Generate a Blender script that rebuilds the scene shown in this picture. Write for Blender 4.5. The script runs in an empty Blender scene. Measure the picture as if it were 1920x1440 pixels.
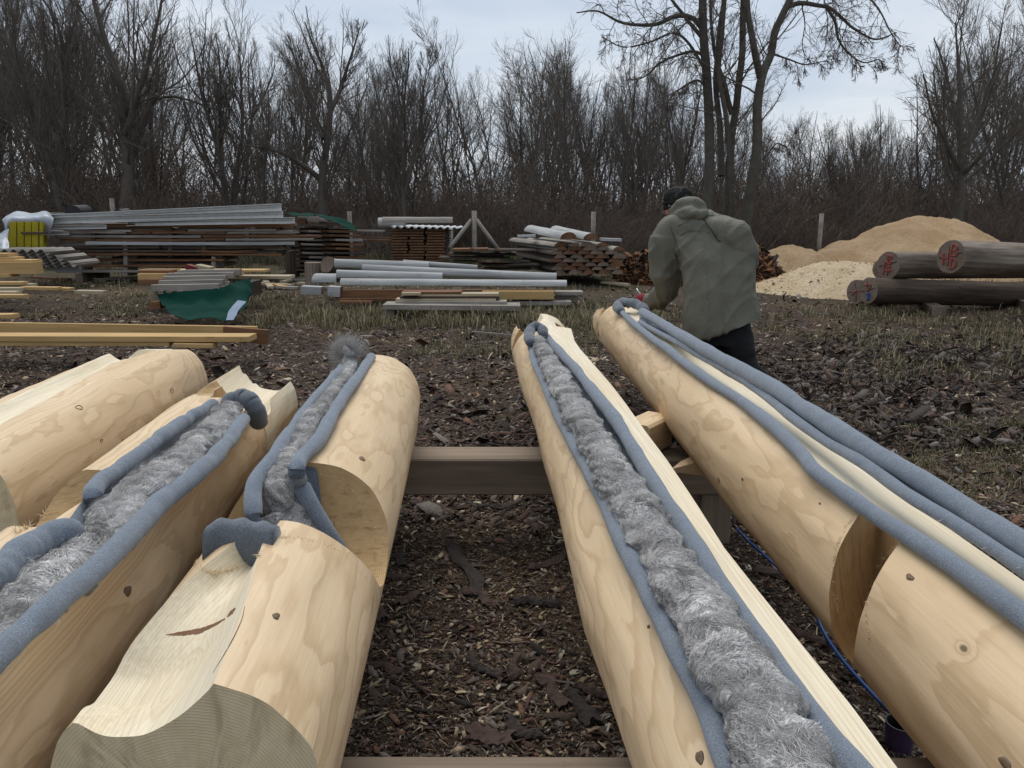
import bpy, math, random
import numpy as np
from mathutils import Vector, Matrix
# ------------------------------------------------------------------ camera, sky, sun
SC = bpy.context.scene
COL = SC.collection
PITCH = math.radians(12.4); FPX = 1450.0; CZ = 1.5
cd = bpy.data.cameras.new("camera"); cam = bpy.data.objects.new("camera", cd); COL.objects.link(cam)
cam.location = (0, 0, CZ); cam.rotation_euler = (math.pi/2 - PITCH, 0, 0)
cd.sensor_width = 36; cd.lens = FPX/1920*36; cd.clip_start = 0.05; cd.clip_end = 2000
SC.camera = cam
SUN_EL, SUN_AZ = math.radians(60), math.radians(-12)      # azimuth from +Y towards +X
W = bpy.data.worlds.new("World"); SC.world = W; W.use_nodes = True
nt = W.node_tree; nt.nodes.clear()
def wn(t, **k):
    n = nt.nodes.new(t)
    for a, b in k.items(): setattr(n, a, b)
    return n
wo = wn('ShaderNodeOutputWorld'); bg = wn('ShaderNodeBackground'); bg.inputs[1].default_value = 0.1
sky = wn('ShaderNodeTexSky', sky_type='NISHITA'); sky.sun_disc = False
sky.sun_elevation = SUN_EL; sky.sun_rotation = SUN_AZ; sky.air_density = 1.2; sky.dust_density = 2.0
tc = wn('ShaderNodeTexCoord'); sp = wn('ShaderNodeSeparateXYZ'); nt.links.new(tc.outputs['Generated'], sp.inputs[0])
ad = wn('ShaderNodeMath', operation='ADD'); ad.inputs[1].default_value = .22; nt.links.new(sp.outputs[2], ad.inputs[0])
mx = wn('ShaderNodeMath', operation='MAXIMUM'); mx.inputs[1].default_value = .1; nt.links.new(ad.outputs[0], mx.inputs[0])
dx = wn('ShaderNodeMath', operation='DIVIDE'); dy = wn('ShaderNodeMath', operation='DIVIDE')
nt.links.new(sp.outputs[0], dx.inputs[0]); nt.links.new(mx.outputs[0], dx.inputs[1])
nt.links.new(sp.outputs[1], dy.inputs[0]); nt.links.new(mx.outputs[0], dy.inputs[1])
cb = wn('ShaderNodeCombineXYZ'); nt.links.new(dx.outputs[0], cb.inputs[0]); nt.links.new(dy.outputs[0], cb.inputs[1])
nz = wn('ShaderNodeTexNoise'); nz.inputs['Scale'].default_value = 1.1; nz.inputs['Detail'].default_value = 5
nz.inputs['Roughness'].default_value = .55; nz.inputs['Distortion'].default_value = .4
nt.links.new(cb.outputs[0], nz.inputs['Vector'])
cr = wn('ShaderNodeValToRGB'); e = cr.color_ramp.elements
e[0].position = .30; e[0].color = (4.7, 5.5, 6.8, 1); e[1].position = .70; e[1].color = (8.0, 8.3, 8.7, 1)
m_ = e.new(.5); m_.color = (6.1, 6.8, 7.8, 1)
nt.links.new(nz.outputs[0], cr.inputs[0])
mixc = wn('ShaderNodeMix', data_type='RGBA'); mixc.inputs[0].default_value = .86
nt.links.new(sky.outputs[0], mixc.inputs[6]); nt.links.new(cr.outputs[0], mixc.inputs[7])
nt.links.new(mixc.outputs[2], bg.inputs[0]); nt.links.new(bg.outputs[0], wo.inputs[0])
sl = bpy.data.lights.new("sun", 'SUN'); sl.energy = 1.9; sl.angle = math.radians(45); sl.color = (1, .965, .91)
so = bpy.data.objects.new("sun", sl); COL.objects.link(so)
sd = Vector((math.sin(SUN_AZ)*math.cos(SUN_EL), math.cos(SUN_AZ)*math.cos(SUN_EL), math.sin(SUN_EL)))
so.rotation_euler = sd.to_track_quat('Z', 'Y').to_euler(); so.location = (0, 0, 30)
SC.view_settings.view_transform = 'Standard'; SC.view_settings.look = 'None'
SC.view_settings.exposure = 0.12; SC.view_settings.gamma = 1.0
SC.cycles.max_bounces = 6; SC.cycles.diffuse_bounces = 3; SC.cycles.glossy_bounces = 2

# ------------------------------------------------------------------ pixels of the 1920x1440 photograph -> world
def ray(px, py):
    u = (px-960)/FPX; v = (720-py)/FPX
    c, s = math.cos(PITCH), math.sin(PITCH)
    return np.array([u, c + v*s, -s + v*c])
def at(px, py, Y):
    d = ray(px, py); t = Y/d[1]
    return np.array([d[0]*t, Y, CZ + d[2]*t])
def pz(px, py, z=0.0):
    d = ray(px, py); t = (z-CZ)/d[2]
    return np.array([d[0]*t, d[1]*t, z])
def A3(*a): return np.array(a, float)
rng = np.random.default_rng(7)
R_ = random.Random(5)

# ------------------------------------------------------------------ numpy noise
def _h(ix, iy, iz, s):
    n = (ix*374761393 + iy*668265263 + iz*2147483647 + s*974634777) & 0xffffffff
    n = ((n ^ (n >> 13))*1274126177) & 0xffffffff
    n = (n ^ (n >> 16)) & 0xffffffff
    return n/4294967295.0
def vn(P, s=0):
    P = np.asarray(P, float); i = np.floor(P).astype(np.int64); f = P-i; f = f*f*(3-2*f)
    x, y, z = i[..., 0], i[..., 1], i[..., 2]; o = 0
    for a in (0, 1):
        for b in (0, 1):
            for c in (0, 1):
                w = (f[..., 0] if a else 1-f[..., 0])*(f[..., 1] if b else 1-f[..., 1])*(f[..., 2] if c else 1-f[..., 2])
                o = o + w*_h(x+a, y+b, z+c, s)
    return o*2-1
def fbm(P, s=0, o=4):
    P = np.asarray(P, float); r = 0; a = .5
    for k in range(o): r = r + a*vn(P*2**k + k*17.3, s+k); a *= .5
    return r

# ------------------------------------------------------------------ object helpers
def tag(o, label=None, cat=None, group=None, kind=None):
    if label: o['label'] = label
    if cat: o['category'] = cat
    if group: o['group'] = group
    if kind: o['kind'] = kind
    elif cat: o['kind'] = 'thing'
    return o
def empty(name, loc, rotz=0, rotx=0):
    o = bpy.data.objects.new(name, None); COL.objects.link(o)
    o.empty_display_size = .1; o.location = Vector(loc); o.rotation_euler = (rotx, 0, rotz); return o
def mat_of(o):
    m = Matrix.Translation(o.location) @ o.rotation_euler.to_matrix().to_4x4()
    return mat_of(o.parent) @ m if o.parent else m
class MB:
    def __init__(s): s.v = []; s.f = []; s.m = []; s.c = []; s.n = 0; s.sm = []
    def add(s, V, F, m=0, col=None, smooth=True):
        V = np.asarray(V, float)
        s.v.append(V)
        for f in F: s.f.append([i+s.n for i in f])
        s.m += [m]*len(F) if np.isscalar(m) else list(m); s.sm += [smooth]*len(F)
        if col is not None:
            c = np.asarray(col, float); c = np.tile(c, (len(V), 1)) if c.ndim == 1 else c
        else: c = np.ones((len(V), 3))
        s.c.append(c); s.n += len(V)
    def box(s, p0, p1, w, h, ch=.003, m=0, col=None, roll=0, up=(0, 0, 1), warp=0):
        """chamfered bar from p0 to p1, w across, h high"""
        p0 = np.asarray(p0, float); p1 = np.asarray(p1, float); d = p1-p0; L = np.linalg.norm(d); d /= L
        u = np.asarray(up, float); x = np.cross(d, u); x /= np.linalg.norm(x); z = np.cross(x, d)
        if roll: c, q = math.cos(roll), math.sin(roll); x, z = c*x+q*z, -q*x+c*z
        a, b = w/2, h/2; ch = min(ch, a*.4, b*.4)
        sec = [(-a+ch, -b), (a-ch, -b), (a, -b+ch), (a, b-ch), (a-ch, b), (-a+ch, b), (-a, b-ch), (-a, -b+ch)]
        n = 2 if not warp else 7
        V = []; 
        for k in range(n):
            t = k/(n-1); wv = warp*math.sin(t*math.pi)
            for (i, j) in sec: V.append(p0+d*L*t + x*i + z*(j+wv))
        F = []
        for k in range(n-1):
            for i in range(8): F.append([k*8+i, k*8+(i+1) % 8, k*8+8+(i+1) % 8, k*8+8+i])
        F.append(list(range(7, -1, -1))); F.append(list(range((n-1)*8, n*8)))
        mm = [m]*(len(F)-2)+[m+1]*2 if s.endmat else m
        s.add(V, F, mm, col, smooth=False)
    endmat = False
    def tube(s, P, R, n=8, m=0, caps=True, col=None, flat=1.0, mc=None):
        P = np.asarray(P, float); R = np.full(len(P), R) if np.isscalar(R) else np.asarray(R, float)
        T = np.gradient(P, axis=0); T /= np.linalg.norm(T, axis=1)[:, None]+1e-12
        ref = np.array([0, 0, 1.]) if abs(T[:, 2]).mean() < .8 else np.array([1., 0, 0])
        X = np.cross(T, ref); X /= np.linalg.norm(X, axis=1)[:, None]+1e-12; Z = np.cross(X, T)
        a = np.arange(n)/n*2*np.pi
        V = P[:, None]+R[:, None, None]*(np.cos(a)[None, :, None]*X[:, None]+flat*np.sin(a)[None, :, None]*Z[:, None])
        k = len(P); F = []
        for i in range(k-1):
            for j in range(n): F.append([i*n+j, i*n+(j+1) % n, (i+1)*n+(j+1) % n, (i+1)*n+j])
        mm = [m]*len(F)
        if caps:
            F.append(list(range(n-1, -1, -1))); F.append(list(range((k-1)*n, k*n))); mm += [m if mc is None else mc]*2
        s.add(V.reshape(-1, 3), F, mm, col)
    def build(s, name, mats, parent=None, loc=None, rot=(0, 0, 0), autos=None):
        V = np.concatenate(s.v) if s.v else np.zeros((0, 3))
        me = bpy.data.meshes.new(name)
        o = bpy.data.objects.new(name, me); COL.objects.link(o)
        if parent is None:
            if loc is None: loc = ((V[:, 0].min()+V[:, 0].max())/2, (V[:, 1].min()+V[:, 1].max())/2, V[:, 2].min())
            o.location = Vector(loc); o.rotation_euler = rot
        else: o.parent = parent
        M = np.array(mat_of(o).inverted()); V = V @ M[:3, :3].T + M[:3, 3]
        me.from_pydata(V.tolist(), [], s.f); 
        me.polygons.foreach_set('material_index', s.m); me.polygons.foreach_set('use_smooth', s.sm)
        C = np.concatenate(s.c)
        if (C != 1).any():
            at_ = me.color_attributes.new('tone', 'FLOAT_COLOR', 'POINT')
            at_.data.foreach_set('color', np.concatenate([C, np.ones((len(C), 1))], 1).ravel())
        for m in (mats if isinstance(mats, (list, tuple)) else [mats]): me.materials.append(m)
        me.update()
        if autos: me.set_sharp_from_angle(angle=math.radians(autos))
        return o
def fast_mesh(name, V, F, mats, parent=None, loc=(0, 0, 0), tone=None, smooth=False, mi=None):
    """V (n,3), F (k,3|4) numpy"""
    me = bpy.data.meshes.new(name); o = bpy.data.objects.new(name, me); COL.objects.link(o)
    if parent is None: o.location = Vector(loc)
    else: o.parent = parent
    M = np.array(mat_of(o).inverted()); V = V @ M[:3, :3].T + M[:3, 3]
    k = F.shape[1]
    me.vertices.add(len(V)); me.vertices.foreach_set('co', V.ravel().astype(np.float32))
    me.loops.add(F.size); me.loops.foreach_set('vertex_index', F.ravel().astype(np.int32))
    me.polygons.add(len(F)); me.polygons.foreach_set('loop_start', (np.arange(len(F))*k).astype(np.int32))
    if smooth: me.polygons.foreach_set('use_smooth', np.ones(len(F), bool))
    if mi is not None: me.polygons.foreach_set('material_index', mi.astype(np.int32))
    if tone is not None:
        at_ = me.color_attributes.new('tone', 'FLOAT_COLOR', 'POINT')
        at_.data.foreach_set('color', np.concatenate([tone, np.ones((len(tone), 1))], 1).astype(np.float32).ravel())
    for m in (mats if isinstance(mats, (list, tuple)) else [mats]): me.materials.append(m)
    me.update(calc_edges=True); me.validate()
    return o
def tubes_np(P, R, n):
    """many polylines at once: P (k,m,3), R (k,m) -> V,F"""
    k, m, _ = P.shape
    T = np.gradient(P, axis=1); T /= np.linalg.norm(T, axis=2)[..., None]+1e-9
    ref = np.where(np.abs(T[:, :1, 2:3]) < .8, np.array([0, 0, 1.]), np.array([1., 0, 0]))
    X = np.cross(T, np.broadcast_to(ref, T.shape)); X /= np.linalg.norm(X, axis=2)[..., None]+1e-9
    Z = np.cross(X, T); a = np.arange(n)/n*2*np.pi
    V = P[:, :, None]+R[:, :, None, None]*(np.cos(a)[:, None]*X[:, :, None]+np.sin(a)[:, None]*Z[:, :, None])
    b = (np.arange(k)*m*n)[:, None, None]; i = np.arange(m-1)[None, :, None]*n; j = np.arange(n)[None, None]; j2 = (j+1) % n
    F = np.stack([b+i+j, b+i+j2, b+i+n+j2, b+i+n+j], -1).reshape(-1, 4)
    return V.reshape(-1, 3), F

# ------------------------------------------------------------------ materials
class N:
    def __init__(s, name, rough=.8, spec=.3):
        s.m = bpy.data.materials.new(name); s.m.use_nodes = True; s.t = s.m.node_tree; s.t.nodes.clear()
        s.o = s.n('ShaderNodeOutputMaterial'); s.b = s.n('ShaderNodeBsdfPrincipled'); s.l(s.b.outputs[0], s.o.inputs[0])
        s.b.inputs['Roughness'].default_value = rough; s.b.inputs['Specular IOR Level'].default_value = spec
        s.tc = s.n('ShaderNodeTexCoord')
    def n(s, t, **k):
        x = s.t.nodes.new(t)
        for a, b in k.items(): setattr(x, a, b)
        return x
    def l(s, a, b): s.t.links.new(a, b)
    def map(s, sc=(1, 1, 1), src=None, loc=(0, 0, 0)):
        x = s.n('ShaderNodeMapping'); x.inputs['Scale'].default_value = sc; x.inputs['Location'].default_value = loc
        s.l(src or s.tc.outputs['Object'], x.inputs[0]); return x.outputs[0]
    def noise(s, vec, scale=1, det=3, rough=.5, dist=0):
        x = s.n('ShaderNodeTexNoise'); s.l(vec, x.inputs['Vector'])
        for a, b in (('Scale', scale), ('Detail', det), ('Roughness', rough), ('Distortion', dist)): x.inputs[a].default_value = b
        return x.outputs[0]
    def vor(s, vec, scale=1, feat='F1', out=0, rnd=1):
        x = s.n('ShaderNodeTexVoronoi', feature=feat); s.l(vec, x.inputs['Vector']); x.inputs['Scale'].default_value = scale
        x.inputs['Randomness'].default_value = rnd; return x.outputs[out]
    def math(s, op, a, b=0, c=None):
        x = s.n('ShaderNodeMath', operation=op)
        for i, q in enumerate((a, b) if c is None else (a, b, c)):
            if isinstance(q, (int, float)): x.inputs[i].default_value = q
            else: s.l(q, x.inputs[i])
        return x.outputs[0]
    def ramp(s, f, stops, interp='LINEAR'):
        x = s.n('ShaderNodeValToRGB'); x.color_ramp.interpolation = interp; e = x.color_ramp.elements
        while len(e) < len(stops): e.new(.5)
        for q, (p, c) in zip(e, stops):
            q.position = p; q.color = (c, c, c, 1) if isinstance(c, (int, float)) else (*c, 1)
        s.l(f, x.inputs[0]); return x.outputs[0]
    def mix(s, f, a, b, mode='MIX'):
        x = s.n('ShaderNodeMix', data_type='RGBA', blend_type=mode)
        for i, q in ((0, f), (6, a), (7, b)):
            if isinstance(q, (int, float)): x.inputs[i].default_value = q
            elif isinstance(q, tuple): x.inputs[i].default_value = (*q, 1)
            else: s.l(q, x.inputs[i])
        return x.outputs[2]
    def col(s, c):
        if isinstance(c, tuple): s.b.inputs[0].default_value = (*c, 1)
        else: s.l(c, s.b.inputs[0])
    def bump(s, h, dist=.01, st=1, prev=None):
        x = s.n('ShaderNodeBump'); x.inputs['Distance'].default_value = dist; x.inputs['Strength'].default_value = st
        s.l(h, x.inputs['Height'])
        if prev is not None: s.l(prev, x.inputs['Normal'])
        s.l(x.outputs[0], s.b.inputs['Normal']); return x.outputs[0]
    def attr(s, name='tone'):
        x = s.n('ShaderNodeAttribute'); x.attribute_name = name; return x.outputs[0]
    def objrand(s): return s.n('ShaderNodeObjectInfo').outputs['Random']

def mat_pine(name, c1, c2, line, ring=.0075, amp=.03, knots=True, lines=.55, fibre=.5, kerf=0):
    """peeled pine: growth rings around the local Y axis, cut through by an uneven surface"""
    k = N(name, .55, .25); s3 = k.n('ShaderNodeSeparateXYZ'); off = k.n('ShaderNodeObjectInfo').outputs['Random']
    k.l(k.tc.outputs['Object'], s3.inputs[0]); x, y, z = s3.outputs
    r = k.math('SQRT', k.math('ADD', k.math('MULTIPLY', x, x), k.math('MULTIPLY', z, z)))
    o3 = k.n('ShaderNodeCombineXYZ'); k.l(k.math('MULTIPLY', off, 31.0), o3.inputs[1])
    va = k.n('ShaderNodeVectorMath', operation='ADD'); k.l(k.tc.outputs['Object'], va.inputs[0]); k.l(o3.outputs[0], va.inputs[1]); P = va.outputs[0]
    n1 = k.noise(k.map((9, 2.4, 9), P), 1, 2, .45, .3)
    n2 = k.noise(k.map((26, 7, 26), P), 1, 2, .5)
    rr = k.math('ADD', r, k.math('MULTIPLY', k.math('SUBTRACT', n1, .5), amp))
    rr = k.math('ADD', rr, k.math('MULTIPLY', k.math('SUBTRACT', n2, .5), amp*.25))
    if knots:
        vd = k.vor(k.map((1, .62, 1), P), 4.6)
        sw = k.ramp(vd, [(0, 1), (.12, 0)], 'EASE'); rr = k.math('ADD', rr, k.math('MULTIPLY', sw, amp*.4))
    ph = k.math('FRACT', k.math('DIVIDE', rr, ring))
    li = k.ramp(ph, [(0, .0), (.55, .15), (.84, 1), (.93, .9), (1, 0)])
    big = k.noise(k.map((5, 1.1, 5), P), 1, 3, .5)
    base = k.mix(k.ramp(big, [(.32, 0), (.68, 1)]), c1, c2)
    # wide early/late wood zones
    ph2 = k.math('FRACT', k.math('DIVIDE', rr, ring*2.6)); zone = k.ramp(ph2, [(0, 0), (.4, 1), (.62, 1), (1, 0)])
    base = k.mix(k.math('MULTIPLY', zone, .15), base, line)
    base = k.mix(k.math('MULTIPLY', li, lines), base, line)
    fb = k.noise(k.map((160, 4, 160), P), 1, 3, .6)
    base = k.mix(k.math('MULTIPLY', k.ramp(fb, [(.35, 0), (.75, 1)]), fibre*.35), base, tuple(q*.62 for q in line))
    sp = k.noise(k.map((60, 22, 60), P), 1, 4, .65)
    base = k.mix(k.ramp(sp, [(.66, 0), (.8, .35)]), base, (.3, .19, .09))
    if knots:
        wob = k.math('ADD', vd, k.math('MULTIPLY', k.math('SUBTRACT', n2, .5), .03))
        base = k.mix(k.ramp(wob, [(.030, .8), (.038, .3), (.05, 0)]), base, (.19, .115, .06))
        base = k.mix(k.ramp(wob, [(.024, .0), (.029, .6), (.033, .6), (.04, 0)]), base, (.07, .045, .028))
    k.col(base)
    h = k.math('ADD', k.math('MULTIPLY', fb, .4), k.math('MULTIPLY', li, .25))
    if kerf:
        kw = k.noise(k.map((8, 8, 120), P), 1, 2, .5); h = k.math('ADD', h, k.math('MULTIPLY', kw, kerf))
    k.bump(h, .0016, .8)
    return k.m
M_PEEL = mat_pine('peeled_pine', (.77, .595, .385), (.68, .505, .305), (.50, .335, .18))
M_SCOOP = mat_pine('fresh_cut_pine', (.86, .79, .62), (.78, .66, .46), (.62, .46, .26), ring=.006, amp=.008, knots=False, lines=.32, fibre=1)
def mat_end(name, c1, c2):
    k = N(name, .8, .15); s3 = k.n('ShaderNodeSeparateXYZ'); k.l(k.tc.outputs['Object'], s3.inputs[0]); x, y, z = s3.outputs
    nz_ = k.noise(k.map((5, 5, 5)), 1, 2, .5)
    zz = k.math('ADD', z, .045)
    r = k.math('SQRT', k.math('ADD', k.math('MULTIPLY', x, x), k.math('MULTIPLY', zz, zz)))
    rr = k.math('ADD', r, k.math('MULTIPLY', nz_, .012)); ph = k.math('FRACT', k.math('DIVIDE', rr, .0052))
    li = k.ramp(ph, [(0, 0), (.6, .4), (.85, 1), (1, 0)])
    base = k.mix(k.math('MULTIPLY', li, .75), c1, c2)
    zo = k.noise(k.math('MULTIPLY', rr, 60) and k.map((30, 30, 30)), 1, 3, .6)
    base = k.mix(k.ramp(zo, [(.4, 0), (.75, .5)]), base, c2)
    kf = k.noise(k.map((26, 140, 8)), 1, 3, .55)
    base = k.mix(k.ramp(kf, [(.52, 0), (.72, .6)]), base, tuple(q*.6 for q in c2))
    k.col(base); k.bump(k.math('ADD', kf, k.math('MULTIPLY', li, .2)), .003, .9); return k.m
M_END = mat_end('sawn_end_grain', (.80, .66, .43), (.60, .47, .27))
M_NOTCH = mat_end('notch_end_grain', (.56, .385, .2), (.36, .225, .1))
def mat_felt(name, c):
    k = N(name, .95, .1); a = k.noise(k.map((1, 1, 1)), 420, 3, .7); b = k.noise(k.map((1, 1, 1)), 22, 3, .55)
    base = k.mix(k.ramp(a, [(.38, 0), (.68, 1)]), tuple(q*.62 for q in c), tuple(min(1, q*1.55) for q in c))
    base = k.mix(k.ramp(b, [(.35, 0), (.7, .45)]), base, tuple(q*.7 for q in c)); k.col(base)
    k.b.inputs['Sheen Weight'].default_value = .35; k.b.inputs['Sheen Roughness'].default_value = .5
    k.bump(a, .0018, .9, k.bump(b, .006, .6)); return k.m
M_FELT = mat_felt('blue_grey_felt', (.170, .200, .240))
M_FELT2 = mat_felt('slate_felt', (.12, .135, .155))
def mat_wool():
    k = N('raw_wool', .95, .08); P = k.map((1, 1, 1))
    w = k.noise(P, 14, 2, .5, 0); 
    dvec = k.n('ShaderNodeTexNoise'); dvec.inputs['Scale'].default_value = 16; dvec.inputs['Detail'].default_value = 1
    k.l(k.tc.outputs['Object'], dvec.inputs['Vector'])
    sc = k.n('ShaderNodeVectorMath', operation='SCALE'); k.l(dvec.outputs[1], sc.inputs[0]); sc.inputs['Scale'].default_value = .16
    ad = k.n('ShaderNodeVectorMath', operation='ADD'); k.l(k.tc.outputs['Object'], ad.inputs[0]); k.l(sc.outputs[0], ad.inputs[1])
    fb = k.noise(k.map((30, 300, 260), ad.outputs[0]), 1, 3, .6, 1.2)
    base = k.ramp(fb, [(.27, (.07, .064, .06)), (.42, (.22, .21, .205)), (.55, (.45, .44, .425)), (.70, (.78, .77, .75))])
    base = k.mix(k.ramp(w, [(.36, .55), (.55, 0)]), base, (.06, .053, .047))
    k.col(base); k.b.inputs['Sheen Weight'].default_value = .4
    k.bump(fb, .004, 1); return k.m
M_WOOL = mat_wool()
def mat_tone(name, rough=.8, mult=1.0, nsc=60, spec=.2, var=.35, bumpd=.002):
    k = N(name, rough, spec); a = k.noise(k.map(), nsc, 4, .6)
    c = k.attr(); k.col(k.mix(k.ramp(a, [(.35, var), (.65, 0)]), c, (.02, .015, .01))); k.bump(a, bumpd, .8); return k.m
M_FIBRE = (lambda k: (k.col(k.attr()), k.m)[1])(N('wool_fibre', .8, .15))
def mat_plank(name, c1, c2, dark=.5, scale=1.0, rough=.8, orange=None):
    k = N(name, rough, .2); r = k.objrand(); o3 = k.n('ShaderNodeCombineXYZ'); k.l(k.math('MULTIPLY', r, 57.0), o3.inputs[1]); k.l(k.math('MULTIPLY', r, 13.0), o3.inputs[0])
    va = k.n('ShaderNodeVectorMath', operation='ADD'); k.l(k.tc.outputs['Object'], va.inputs[0]); k.l(o3.outputs[0], va.inputs[1]); P = va.outputs[0]
    a = k.noise(k.map((40*scale, 1.6*scale, 40*scale), P), 1, 4, .6, .6); b = k.noise(k.map((3, .7, 3), P), 1, 3, .6)
    base = k.mix(k.ramp(a, [(.3, 0), (.7, 1)]), c1, c2)
    base = k.mix(k.ramp(b, [(.42, 0), (.7, dark)]), base, tuple(q*.35 for q in c2))
    if orange: base = k.mix(k.ramp(r, [(.3, 0), (.9, .8)]), base, orange)
    c = k.noise(k.map((14, 6, 14), P), 1, 5, .7); base = k.mix(k.ramp(c, [(.62, 0), (.72, .5)]), base, (.03, .022, .015))
    k.col(base); k.bump(a, .003, .8); return k.m
M_GREYW = mat_plank('weathered_grey_timber', (.38, .345, .30), (.22, .19, .16), .6)
M_WHITEW = mat_plank('bleached_debarked_timber', (.48, .48, .465), (.32, .32, .31), .4)
M_ORANGEW = mat_plank('orange_brown_board', (.24, .12, .06), (.14, .07, .036), .8)
M_DARKW = mat_plank('dark_weathered_board', (.10, .078, .06), (.05, .038, .028), .6)
M_FRESH = mat_plank('fresh_sawn_board', (.56, .38, .17), (.46, .29, .12), .35)
M_PALE = mat_plank('pale_sawn_board', (.50, .42, .30), (.38, .30, .19), .4)
M_BEAM = mat_plank('old_trestle_beam', (.33, .255, .185), (.20, .152, .11), .5)
M_BARKLOG = mat_plank('grey_weathered_log', (.34, .29, .235), (.12, .080, .052), .75, .8)
M_DARKLOG = mat_plank('dark_barked_log', (.13, .095, .07), (.05, .036, .027), .7, .8)
M_ENDOLD = mat_plank('old_log_end', (.27, .20, .15), (.16, .115, .085), .5)
M_ENDOR = mat_plank('orange_log_end', (.235, .118, .06), (.14, .072, .04), .6)
def mat_simple(name, c, rough=.7, spec=.3, var=.3, nsc=8, bumpd=.003, metal=0, dark=None):
    k = N(name, rough, spec); a = k.noise(k.map(), nsc, 5, .62)
    k.col(k.mix(k.ramp(a, [(.3, var), (.7, 0)]), c, dark or tuple(q*.4 for q in c))); k.bump(a, bumpd, .7)
    k.b.inputs['Metallic'].default_value = metal; return k.m
M_BARK = mat_simple('tree_bark', (.125, .11, .092), .95, .1, .5, 6, .02)
M_ASH = mat_simple('ash_bark', (.11, .10, .082), .95, .1, .6, 5, .02)
M_TWIG = mat_simple('twig_bark', (.155, .132, .112), .95, .05, .3, 3, .001)
M_BRUSH = mat_simple('brush_twigs', (.16, .125, .10), .95, .05, .4, 2, .001)
M_ALU = mat_simple('galvanised_profile', (.62, .62, .60), .5, .4, .3, 7, .001, .0)
M_TARP = mat_simple('green_tarpaulin', (.004, .040, .028), .85, .06, .4, 7, .002)
M_BLUEW = mat_simple('pale_blue_tape', (.13, .19, .28), .5, .3, .2, 9, .002)
M_PLASTIC = mat_simple('white_plastic_wrap', (.42, .45, .49), .35, .4, .3, 6, .004)
M_YELLOW = mat_simple('yellow_paint', (.40, .33, .012), .6, .3, .45, 12, .002)
M_BLACK = mat_simple('black_plastic', (.012, .012, .013), .45, .4, .2, 20, .001)
M_BLUE = mat_simple('blue_cable_sheath', (.008, .055, .22), .4, .4, .2, 20, .0005)
M_RED = mat_simple('red_spray_paint', (.42, .085, .07), .7, .2, .3, 60, .001)
M_BLUEP = mat_simple('blue_spray_paint', (.02, .12, .42), .7, .2, .3, 60, .001)
M_PURPLE = mat_simple('purple_rim', (.045, .028, .06), .4, .4, .1, 20, .001)
M_STEEL = mat_simple('steel_staple', (.6, .6, .62), .3, .6, .1, 9, .0003, .9)
# ------------------------------------------------------------------ ground
def gz(x, y):
    x = np.asarray(x, float); y = np.asarray(y, float); P = np.stack([x, y, 0*x], -1)
    return .035*vn(P*.55, 3)+.014*vn(P*2.3, 4)+.006*vn(P*6, 5)
gx = np.concatenate([np.linspace(-400, -40, 10)[:-1], np.linspace(-40, -6, 60)[:-1], np.linspace(-6, 7, 300)[:-1], np.linspace(7, 40, 60)[:-1], np.linspace(40, 400, 10)])
gy = np.concatenate([np.linspace(-80, -2, 12)[:-1], np.linspace(-2, 12, 320)[:-1], np.linspace(12, 45, 120)[:-1], np.linspace(45, 900, 20)])
X, Y = np.meshgrid(gx, gy); Z = gz(X, Y)
V = np.stack([X, Y, Z], -1).reshape(-1, 3); nx, ny = len(gx), len(gy)
i = (np.arange(ny-1)[:, None]*nx+np.arange(nx-1)[None]).ravel(); F = np.stack([i, i+1, i+nx+1, i+nx], 1)
k = N('bark_mulch_ground', .95, .12); P = k.map()
n1 = k.noise(P, .55, 4, .6); n2 = k.noise(P, 9, 5, .65); n3 = k.noise(k.map((1, 1, 1)), 55, 4, .7); vo = k.vor(P, 42, out=1); vd = k.vor(P, 42)
base = k.mix(k.ramp(n2, [(.35, 0), (.65, 1)]), (.040, .031, .025), (.115, .085, .064))
chip = k.ramp(vo, [(0, (.018, .013, .010)), (.3, (.05, .03, .022)), (.55, (.085, .05, .035)), (.8, (.12, .095, .07)), (.95, (.22, .16, .09))])
base = k.mix(.6, base, chip)
base = k.mix(k.ramp(n1, [(.5, 0), (.68, .75)]), base, (.20, .135, .072))          # sawdust mixed in
sx = k.n('ShaderNodeSeparateXYZ'); k.l(k.tc.outputs['Object'], sx.inputs[0])
gn = k.noise(P, .8, 3, .6)
yy = k.math('ADD', sx.outputs[1], k.math('MULTIPLY', k.math('SUBTRACT', gn, .5), 8))
grassf = k.ramp(k.math('DIVIDE', yy, 40.0), [(.30, 0), (.42, .65), (1, .85)])
gcol = k.mix(n2, (.075, .064, .036), (.15, .125, .075))
base = k.mix(grassf, base, gcol)
base = k.mix(k.ramp(n3, [(.3, .6), (.55, 0)]), base, (.010, .008, .006)); k.col(base)
k.bump(n3, .02, 1, k.bump(vd, .03, .8)); M_GROUND = k.m
g = fast_mesh('ground', V, F, M_GROUND, smooth=True); tag(g, 'bark and chip strewn yard ground', None, None, 'structure')
del g['label']

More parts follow.
